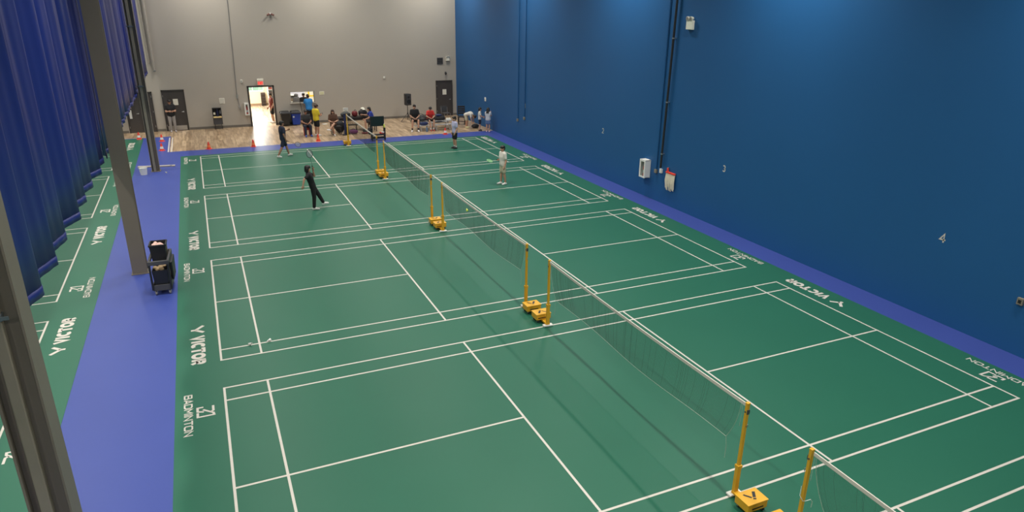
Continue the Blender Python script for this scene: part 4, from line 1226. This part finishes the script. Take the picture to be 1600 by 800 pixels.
def stand():
    return dict(pelvis=(0, 0, .53), chest=(0, 0, .72), neck=(0, 0, .83), head=(0, .012, .925),
                sl=(-.105, 0, .80), sr=(.105, 0, .80), el=(-.135, -.015, .63), er=(.135, -.015, .63), wl=(-.14, .03, .485), wr=(.14, .03, .485),
                hl=(-.05, 0, .51), hr=(.05, 0, .51), kl=(-.058, .012, .285), kr=(.058, .012, .285), al=(-.06, -.012, .045), ar=(.06, -.012, .045),
                tl=(-.07, .085, .018), tr=(.07, .085, .018))
def sit(H, seat):
    z = seat/H+0.058
    J = stand()
    J.update(pelvis=(0, 0, z+.015), chest=(0, .02, z+.21), neck=(0, .03, z+.32), head=(0, .05, z+.415), sl=(-.105, .02, z+.29), sr=(.105, .02, z+.29),
             hl=(-.055, .02, z), hr=(.055, .02, z), kl=(-.08, .25, z+.012), kr=(.08, .25, z+.012), al=(-.08, .25, .045), ar=(.08, .25, .045), tl=(-.09, .345, .018), tr=(.09, .345, .018),
             el=(-.14, .08, z+.13), er=(.14, .08, z+.13), wl=(-.07, .22, z+.07), wr=(.07, .22, z+.07))
    return J
N_PERSON = 0
def person(label, loc, face, H, J, look=0.0, turn=0.0, top=None, sleeve=0.55, bottom=None, kind='shorts', shoes=None, hair='short', hs=1.0, skin=None, tie=None, hairm=None):
    V = {k: Vector(v)*H for k, v in J.items()}
    skin = skin or M_SKIN
    t = thing('person', label, 'person', loc, face)
    h = H
    # torso frame
    ax = (V['sr']-V['sl']).normalized()
    def lr(a, b, u):
        return a+(b-a)*u
    pel, che, nek, hd = V['pelvis'], V['chest'], V['neck'], V['head']
    px_ = (V['hr']-V['hl']).normalized()
    hulls = []
    waist = lr(pel, che, .5)
    def torso(inf=0.0, drop=0.0):
        wy = 0.0
        sh = [(V['sl']+ax*0.012*h, .036*h+inf), (V['sr']-ax*0.012*h, .036*h+inf), (lr(che, nek, .75), .042*h+inf), (che-ax*.055*h, .060*h+inf), (che+ax*.055*h, .060*h+inf)]
        mid = [(che-ax*.052*h, .060*h+inf), (che+ax*.052*h, .060*h+inf), (waist-ax*.038*h, .052*h+inf), (waist+ax*.038*h, .052*h+inf)]
        low = [(waist-ax*.038*h, .052*h+inf), (waist+ax*.038*h, .052*h+inf), (pel-px_*.042*h-Vector((0, 0, drop)), .056*h+inf), (pel+px_*.042*h-Vector((0, 0, drop)), .056*h+inf)]
        return [sh, mid, low]
    hulls += torso()
    hulls.append([(lr(che, nek, .8), .034*h), (lr(nek, hd, .55), .030*h)])
    Rm = Matrix.Rotation(turn, 3, 'Z') @ Matrix.Rotation(-look, 3, 'X')
    hsz = h*hs
    def HP(x, y, z):
        return hd+Rm @ (Vector((x, y, z))*hsz)
    hulls.append([(HP(0, -.008, .018), (.044*hsz, .052*hsz, .050*hsz)), (HP(0, .018, -.018), (.036*hsz, .036*hsz, .036*hsz)), (HP(0, .026, -.052), .014*hsz)])
    hulls.append([(HP(0, .052, .004), .006*hsz), (HP(0, .062, -.014), .009*hsz), (HP(0, .048, -.016), .011*hsz)])
    for s in (-1, 1):
        hulls.append([(HP(s*.046, -.006, .004), .009*hsz), (HP(s*.048, -.010, -.014), .007*hsz)])
    for s in 'lr':
        sg = -1 if s == 'l' else 1
        S, E_, W_ = V['s'+s], V['e'+s], V['w'+s]
        hulls.append([(S, .032*h), (E_, .024*h)])
        hulls.append([(E_, .024*h), (lr(E_, W_, .35), .024*h), (W_, .0155*h)])
        d = V['d'+s].normalized() if ('d'+s) in V else (W_-E_).normalized()
        n_ = Vector((-sg*1.0, .25, 0.0))
        n_ = (n_-d*n_.dot(d)).normalized()
        if n_.length < .1:
            n_ = Vector((0, 1, 0))
        w_ = d.cross(n_).normalized()
        if w_.y < 0:
            w_ = -w_
        k = h/1.7
        palm = W_+d*.055*k
        hulls.append([(W_, .0145*h), (palm+w_*.028*k, .013*k), (palm-w_*.028*k, .013*k), (W_+d*.085*k+w_*.03*k, .011*k), (W_+d*.082*k-w_*.032*k, .010*k)])
        for q, ln in ((1.05, .070), (.36, .080), (-.36, .074), (-1.05, .058)):
            b0 = W_+d*.085*k+w_*.031*q*k
            m0 = b0+(d*.9+w_*.10*q+n_*.35).normalized()*ln*.5*k
            e0 = m0+(d*.65+w_*.10*q+n_*.75).normalized()*ln*.5*k
            hulls.append([(b0, .0095*k), (m0, .009*k)])
            hulls.append([(m0, .009*k), (e0, .0075*k)])
        tb0 = W_+d*.03*k+w_*.026*k
        tm0 = tb0+(d*.6+w_*.75+n_*.3).normalized()*.042*k
        te0 = tm0+(d*.85+w_*.25+n_*.4).normalized()*.034*k
        hulls.append([(tb0, .013*k), (tm0, .0105*k)])
        hulls.append([(tm0, .0105*k), (te0, .0085*k)])
        Hh, K, A, T = V['h'+s], V['k'+s], V['a'+s], V['t'+s]
        hulls.append([(Hh, .052*h), (K, .033*h)])
        hulls.append([(K, .033*h), (lr(K, A, .3), .035*h), (A, .021*h)])
        heel = A+(A-T).normalized()*.018*h
        heel.z = max(min(A.z, T.z+.012*h), .014*h+min(0, A.z-.045*h))
        hulls.append([(A, .020*h), (heel, .016*h), (T, .014*h), (lr(A, T, .55), .019*h)])
    obj('body', blob(hulls, 0.0085, 0.22, 2), skin, t)
    # shirt
    if top:
        hs_ = torso(.018*h, .004*h)
        for s in 'lr':
            S, E_, W_ = V['s'+s], V['e'+s], V['w'+s]
            if sleeve <= 1:
                hs_.append([(S, .040*h), (lr(S, E_, sleeve), .040*h)])
            else:
                hs_.append([(S, .040*h), (E_, .033*h)])
                hs_.append([(E_, .033*h), (lr(E_, W_, .93), .025*h)])
        obj('shirt', blob(hs_, 0.013, 0.35, 3), top, t)
    if bottom:
        pb = [[(pel-px_*.045*h, .067*h), (pel+px_*.045*h, .067*h), (lr(pel, waist, .45), .062*h)]]
        if kind == 'skirt':
            kk = lr(V['kl'], V['kr'], .5)
            hh = lr(V['hl'], V['hr'], .5)
            b = lr(hh, kk, .62)
            pb.append([(pel-px_*.04*h, .065*h), (pel+px_*.04*h, .065*h), (b-px_*.075*h, .055*h), (b+px_*.075*h, .055*h)])
        else:
            for s in 'lr':
                Hh, K, A = V['h'+s], V['k'+s], V['a'+s]
                if kind == 'shorts':
                    pb.append([(Hh, .062*h), (lr(Hh, K, .78), .054*h)])
                else:
                    pb.append([(Hh, .062*h), (K, .046*h)])
                    pb.append([(K, .046*h), (lr(K, A, .88), .037*h)])
        obj({'shorts': 'shorts', 'pants': 'trousers', 'skirt': 'skirt'}[kind], blob(pb, 0.013, 0.35, 3), bottom, t)
    if shoes:
        for s in 'lr':
            A, T = V['a'+s], V['t'+s]
            heel = A+(A-T).normalized()*.022*h
            dz = T.z-.018*h
            heel.z = max(.018*h, min(A.z-.022*h, T.z+.03*h))
            f = heel-T
            obj('shoe', blob([[(A-Vector((0, 0, .004*h)), .026*h), (heel, .0225*h), (T, .0195*h), (lr(A, T, .5)-Vector((0, 0, .004*h)), .026*h)], [(T, .0195*h), (lr(heel, T, .7), .024*h), (heel, .0225*h)]], 0.010, 0.5, 2), shoes, t)
            if tie:
                K = V['k'+s]
                obj('sock', blob([[(A, .0245*h), (lr(A, K, .22), .0265*h)]], 0.011, 0.6, 2), tie, t)
    # hair, eyes, mouth
    hm = hairm or M_HAIR
    if hair != 'bald':
        hh_ = [[(HP(0, -.010, .032), (.053*hsz, .060*hsz, .050*hsz)), (HP(0, -.030, -.004), (.049*hsz, .038*hsz, .046*hsz))]]
        hh_.append([(HP(0, .036, .050), .021*hsz), (HP(-.026, .030, .040), .020*hsz), (HP(.026, .030, .040), .020*hsz)])
        if hair == 'bob':
            for s in (-1, 1):
                hh_.append([(HP(s*.040, -.01, .02), .018*hsz), (HP(s*.044, -.012, -.045), .016*hsz)])
            hh_.append([(HP(-.03, -.035, .0), .025*hsz), (HP(.03, -.035, .0), .025*hsz), (HP(-.03, -.035, -.055), .02*hsz), (HP(.03, -.035, -.055), .02*hsz)])
        if hair == 'long':
            for s in (-1, 1):
                hh_.append([(HP(s*.042, -.01, .02), .018*hsz), (HP(s*.05, -.005, -.075), .018*hsz), (HP(s*.05, -.02, -.12), .012*hsz)])
            hh_.append([(HP(-.03, -.04, .0), .025*hsz), (HP(.03, -.04, .0), .025*hsz), (HP(-.035, -.05, -.12), .02*hsz), (HP(.035, -.05, -.12), .02*hsz)])
        obj('hair', blob(hh_, 0.009, 0.4, 2), hm, t)
    eb = MB()
    for s in (-1, 1):
        p = HP(s*.018, .0485, .008)
        eb.ball(p, .0055*hsz, 8, 6)
    obj('eyes', eb, mat('dark eyes', (0.015, 0.01, 0.01, 1), 0.3), t)
    mo = MB()
    mo.tube([HP(-.014, .0475, -.033), HP(0, .0515, -.034), HP(.014, .0475, -.033)], .0032*hsz, 6)
    obj('mouth', mo, mat('lips', (0.32, 0.09, 0.08, 1), 0.5), t)
    def world(name, extra=(0, 0, 0)):
        return Matrix.Translation(loc) @ Matrix.Rotation(face, 4, 'Z') @ (V[name]+Vector(extra))
    return t, world
def toward(dx, dy):
    return math.atan2(-dx, dy)

def racket(label, grip, direction, normal, frame_m, string_m, head_tint=None):
    d = Vector(direction).normalized()
    n_ = Vector(normal)
    n_ = (n_-d*n_.dot(d)).normalized()
    w_ = d.cross(n_)
    t = thing('racket', label, 'racket')
    t.matrix_world = Matrix(((w_.x, d.x, n_.x, grip[0]), (w_.y, d.y, n_.y, grip[1]), (w_.z, d.z, n_.z, grip[2]), (0, 0, 0, 1)))
    obj('grip', MB().tube([(0, -.08, 0), (0, .10, 0)], [.015, .013], 8), M_BLACK, t)
    obj('shaft', MB().tube([(0, .10, 0), (0, .37, 0)], .0045, 8), frame_m, t)
    ring = [(.105*math.sin(a), .50-.13*math.cos(a), 0) for a in [2*PI*i/28 for i in range(28)]]
    obj('frame', MB().tube(ring, .008, 6, False, True), frame_m, t)
    s = MB()
    for i in range(1, 14):
        x = -.105+.21*i/14
        k = math.sqrt(max(0, 1-(x/.105)**2))
        s.box(x-.0022, x+.0022, .50-.13*k, .50+.13*k, -.0012, .0012)
    for i in range(1, 17):
        y = -.13+.26*i/17
        k = math.sqrt(max(0, 1-(y/.13)**2))
        s.box(-.105*k, .105*k, .50+y-.0022, .50+y+.0022, -.0012, .0012)
    st_ = obj('strings', s, string_m, t, False)
    return t
def phone(label, p, rz, tilt):
    t = thing('phone', label, 'phone', p, rz)
    t.rotation_euler = (tilt, 0, rz)
    obj('case', MB().box(-.037, .037, -.075, .075, -.004, .004), M_BLACK, t, False, .002)
    obj('screen', MB().box(-.033, .033, -.07, .07, .004, .0045), mat('phone screen', (.05, .06, .08, 1), .15), t, False)

C_BLACK = mat('black cloth', (.012, .012, .014, 1), .85)
C_NAVY = mat('navy cloth', (.018, .022, .045, 1), .85)
C_GREYP = mat('grey trousers', (.30, .28, .27, 1), .85)
C_WHITE = mat('white cloth', (.66, .64, .58, 1), .85)
C_LAV = mat('lavender cloth', (.42, .42, .60, 1), .85)
C_YEL = mat('yellow polo', (.72, .56, .03, 1), .85)
C_BLUE = mat('bright blue cloth', (.02, .19, .50, 1), .85)
C_RED = mat('red cloth', (.62, .035, .03, 1), .85)
C_DRED = mat('dark red cloth', (.17, .03, .022, 1), .85)
C_BROWN = mat('brown cloth', (.10, .05, .03, 1), .85)
C_DGREY = mat('charcoal cloth', (.035, .035, .038, 1), .85)
C_DENIM = mat('denim', (.10, .17, .32, 1), .85)
C_BEIGE = mat('pale khaki cloth', (.50, .47, .34, 1), .85)
S_WHITE = mat('white shoe', (.72, .70, .68, 1), .6)
S_BLACK = mat('black shoe', (.015, .015, .017, 1), .6)
S_RED = mat('red shoe', (.5, .06, .04, 1), .6)
M_BROWNH = mat('brown hair', (.035, .014, .008, 1), .5)
M_TAN = mat('tanned skin', (.38, .19, .12, 1), .55)

# man by the left door, looking at a phone
J = stand()
J.update(el=(-.13, .03, .635), er=(.13, .03, .635), wl=(-.055, .135, .655), wr=(.055, .135, .655), head=(0, .03, .92))
p, W = person('man in a black shirt and grey trousers looking down at a phone by the door', (-1.16, 34.82, 0), PI+0.1, 1.72, J, 0.45, 0, C_BLACK, .55, C_GREYP, 'pants', mat('grey shoe', (.35, .33, .33, 1), .6))
phone('phone in the hands of the man by the left door', tuple(W('wl', (.075, .09, .03))), PI+0.1, 0.7)
# person half hidden by the doorway
J = stand()
J.update(wl=(-.12, .06, .5), wr=(.12, .08, .52))
person('person in a dark red top standing just inside the open doorway', (4.08, 36.05, 0), toward(-1, -.2), 1.70, J, 0.1, 0, C_DRED, .6, C_BLACK, 'shorts', S_WHITE)
# navy player walking to the right
J = stand()
J.update(pelvis=(0, 0, .515), hl=(-.05, 0, .495), hr=(.05, 0, .495), kl=(-.055, .10, .285), al=(-.055, .155, .05), tl=(-.06, .25, .03),
         kr=(.055, -.07, .285), ar=(.055, -.20, .06), tr=(.06, -.115, .02), el=(-.135, .05, .66), wl=(-.12, .185, .71), er=(.13, -.015, .63), wr=(.125, .03, .50))
p, W = person('player in navy shirt and shorts walking along the farthest court with a racket', (3.52, 26.25, 0.006), toward(1, .28), 1.63, J, 0.15, 0.1, C_NAVY, .6, C_NAVY, 'shorts', S_WHITE, 'short', 1.0, M_TAN)
racket('racket held low by the player in navy', tuple(W('wr', (.0, .055, -.07))), (1, .1, -.42), (0.0, -1, .35), M_BLACKM, mat('white strings', (.32, .34, .38, 1), .5))
# girl in black swinging a racket
J = stand()
J.update(pelvis=(0, -.01, .525), chest=(0, -.055, .71), neck=(0, -.085, .82), head=(0, -.085, .915), sl=(-.105, -.055, .795), sr=(.10, -.10, .795),
         hl=(-.05, 0, .51), hr=(.05, -.02, .51), kr=(.05, -.01, .285), ar=(.045, -.03, .045), tr=(.06, .07, .018),
         kl=(-.06, .12, .30), al=(-.065, .215, .105), tl=(-.07, .315, .085),
         er=(.11, -.205, .72), wr=(.13, -.245, .60), el=(-.115, .075, .715), wl=(-.06, .045, .85), dl=(.05, -.02, 1))
p, W = person('girl in black shirt and trousers swinging a racket on the third court', (3.44, 17.22, 0.006), toward(1, .12), 1.56, J, 0.1, 0.15, C_BLACK, .6, C_BLACK, 'pants', S_WHITE, 'bob', 1.05)
racket('racket raised upright by the girl in black', tuple(W('wl', (.01, -.01, .08))), (-.12, .02, 1), (.3, -1, 0), M_BLACKM, MATS['white strings'])
# person at the hatch in bright blue
J = stand()
J.update(chest=(0, .03, .72), neck=(0, .05, .825), head=(0, .065, .92), sl=(-.105, .04, .795), sr=(.105, .04, .795), el=(-.13, .10, .665), er=(.13, .10, .665), wl=(-.07, .17, .73), wr=(.07, .17, .73))
person('person in a bright blue shirt leaning at the serving hatch', (5.98, 34.78, 0), 0.12, 1.70, J, 0.15, 0, C_BLUE, .6, C_BLACK, 'pants', S_BLACK, 'short', 1.0, None, None, M_BROWNH)
J = stand()
J.update(wl=(-.1, .1, .56), wr=(.1, .1, .56), el=(-.13, .0, .64), er=(.13, .0, .64))
person('receptionist in a dark top behind the serving hatch', (5.86, 35.80, 0), PI, 1.66, J, 0.2, 0, C_DGREY, .6, C_BLACK, 'pants', S_BLACK)
# man in yellow with phone
J = stand()
J.update(el=(-.13, .04, .635), er=(.12, .05, .635), wl=(-.05, .16, .65), wr=(.05, .165, .65), head=(0, .035, .918))
p, W = person('man in a yellow polo and black shorts standing with a phone', (5.76, 31.0, 0), toward(.85, .45), 1.66, J, 0.5, 0, C_YEL, .62, C_BLACK, 'shorts', S_WHITE, 'short', 1.0, M_TAN, None, M_BROWNH)
phone('phone held by the man in the yellow polo', tuple(W('wl', (.08, .1, .03))), toward(.85, .45), 0.6)
# seated man in charcoal
J = sit(1.70, .42)
J.update(wl=(-.05, .2, J['pelvis'][2]+.07), wr=(.05, .2, J['pelvis'][2]+.07))
person('seated man in a charcoal shirt on the red stool left of the yellow polo', (5.28, 31.38, 0), PI+0.05, 1.70, J, 0.35, 0, C_DGREY, .6, C_NAVY, 'pants', mat('blue shoe', (.03, .09, .4, 1), .6), 'short', 1.0, M_TAN)
# woman with crossed legs
J = sit(1.60, .45)
z = J['pelvis'][2]
J.update(kl=(.0, .25, z+.035), al=(.15, .35, z-.13), tl=(.235, .385, z-.125), kr=(.05, .25, z-.01), ar=(-.0, .22, .045), tr=(-.01, .315, .018), wl=(-.05, .17, z+.09), wr=(.06, .17, z+.09))
person('seated woman in a brown top with long hair and crossed legs', (6.64, 31.10, 0), PI-0.1, 1.60, J, 0.1, 0.1, C_BROWN, .7, C_BROWN, 'shorts', S_WHITE, 'long', 1.0, None, None, M_BROWNH)
# person in blue at the bag table
J = sit(1.62, .44)
z = J['pelvis'][2]
J.update(chest=(0, .05, z+.2), neck=(0, .08, z+.30), head=(0, .11, z+.39), sl=(-.105, .07, z+.275), sr=(.105, .07, z+.275), er=(.13, .20, z+.17), wr=(.13, .32, z+.19), el=(-.14, .14, z+.12), wl=(-.1, .27, z+.07))
person('person in a blue top with black hair sitting by the bag table', (8.84, 31.42, 0), toward(-1, .15), 1.62, J, 0.3, 0, mat('royal blue cloth', (.02, .045, .30, 1), .85), .55, C_DGREY, 'shorts', S_BLACK, 'bob')
# man in black on the bleacher
J = sit(1.72, .475)
z = J['pelvis'][2]
J.update(kl=(-.09, .24, z), kr=(.10, .25, z), al=(-.06, .30, .045), ar=(.13, .27, .045), tl=(-.07, .395, .018), tr=(.16, .36, .018), wl=(-.03, .16, z+.05), wr=(.03, .17, z+.05))
person('seated man in black shirt and shorts at the left end of the bleacher', (11.02, 30.84, 0), PI-0.12, 1.72, J, 0.05, -0.2, C_BLACK, .62, C_BLACK, 'shorts', S_WHITE, 'short', 1.0, None, S_BLACK)
# boy in red
J = sit(1.50, .475)
z = J['pelvis'][2]
J.update(chest=(0, .06, z+.195), neck=(0, .09, z+.30), head=(0, .12, z+.385), sl=(-.105, .08, z+.27), sr=(.105, .08, z+.27), el=(-.15, .15, z+.12), er=(.15, .15, z+.12), wl=(-.04, .25, z+.06), wr=(.04, .25, z+.06),
         kl=(-.085, .31, z-.02), kr=(.085, .31, z-.02), al=(-.05, .34, .045), ar=(.05, .34, .045), tl=(-.055, .435, .018), tr=(.055, .435, .018))
person('seated boy in a red shirt and black shorts looking down on the bleacher', (11.88, 30.80, 0), PI-0.05, 1.50, J, 0.6, 0, C_RED, .62, C_BLACK, 'shorts', S_RED, 'short', 1.08, None, S_WHITE)
# child in lavender
J = stand()
J.update(wl=(-.12, .05, .5), wr=(.125, .03, .495))
person('child in a lavender shirt and black shorts standing on the farthest court', (11.40, 25.30, 0.006), toward(-1, -.12), 1.55, J, 0.15, 0, C_LAV, .6, C_BLACK, 'shorts', S_BLACK, 'short', 1.08, None, S_WHITE)
# boy in white with racket
J = stand()
J.update(er=(.135, -.01, .635), wr=(.10, .055, .635), dr=(-.3, 1, .1), al=(-.06, -.05, .045), tl=(-.07, .045, .018), kl=(-.058, -.008, .285), ar=(.06, .02, .045), tr=(.07, .115, .018))
p, W = person('boy in a white shirt and pale shorts waiting with a racket', (10.78, 18.0, 0.006), toward(-1, -.1), 1.53, J, 0.1, 0, C_WHITE, .6, C_BEIGE, 'shorts', S_WHITE, 'short', 1.08)
racket('pale green racket held out by the boy in white', tuple(W('wr', (-.02, .085, -.005))), (-.85, -.5, .10), (-.2, -.55, .8), mat('green racket frame', (.22, .5, .22, 1), .4), mat('green strings', (.35, .62, .32, 1), .5))
# bending child
J = stand()
J.update(pelvis=(0, -.07, .54), chest=(0, .12, .60), neck=(0, .23, .555), head=(0, .30, .48), sl=(-.10, .18, .575), sr=(.10, .18, .575), el=(-.12, .20, .41), er=(.12, .20, .41), wl=(-.09, .24, .26), wr=(.09, .24, .26),
         hl=(-.05, -.06, .52), hr=(.05, -.06, .52), kl=(-.06, -.02, .285), kr=(.06, -.02, .285), al=(-.065, -.04, .045), ar=(.065, -.04, .045), tl=(-.075, .055, .018), tr=(.075, .055, .018))
person('child in white bending down over the floor by the blue wall', (14.02, 30.55, 0), toward(.75, -.65), 1.38, J, 1.7, 0, C_WHITE, .6, C_BEIGE, 'shorts', mat('pale yellow shoe', (.65, .6, .35, 1), .6), 'short', 1.1)
# two children facing the wall
J = stand()
J.update(el=(-.13, .03, .64), wl=(-.10, .13, .58), er=(.13, .05, .65), wr=(.10, .15, .62))
person('small child in white shirt and navy shorts facing the girl by the blue wall', (14.34, 29.45, 0), toward(.8, -.35), 1.27, J, 0.35, 0, C_WHITE, .6, C_NAVY, 'shorts', S_BLACK, 'bob', 1.15)
J = stand()
J.update(el=(-.13, .04, .68), wl=(-.08, .12, .80), er=(.13, .04, .68), wr=(.08, .12, .80), dl=(.3, .3, 1), dr=(-.3, .3, 1))
person('girl with long black hair in a denim skirt facing the blue wall', (14.62, 28.92, 0.0), toward(.7, .7), 1.31, J, 0.2, 0, mat('pale grey cloth', (.55, .56, .60, 1), .85), .5, C_DENIM, 'skirt', mat('pink shoe', (.75, .55, .6, 1), .6), 'long', 1.12)
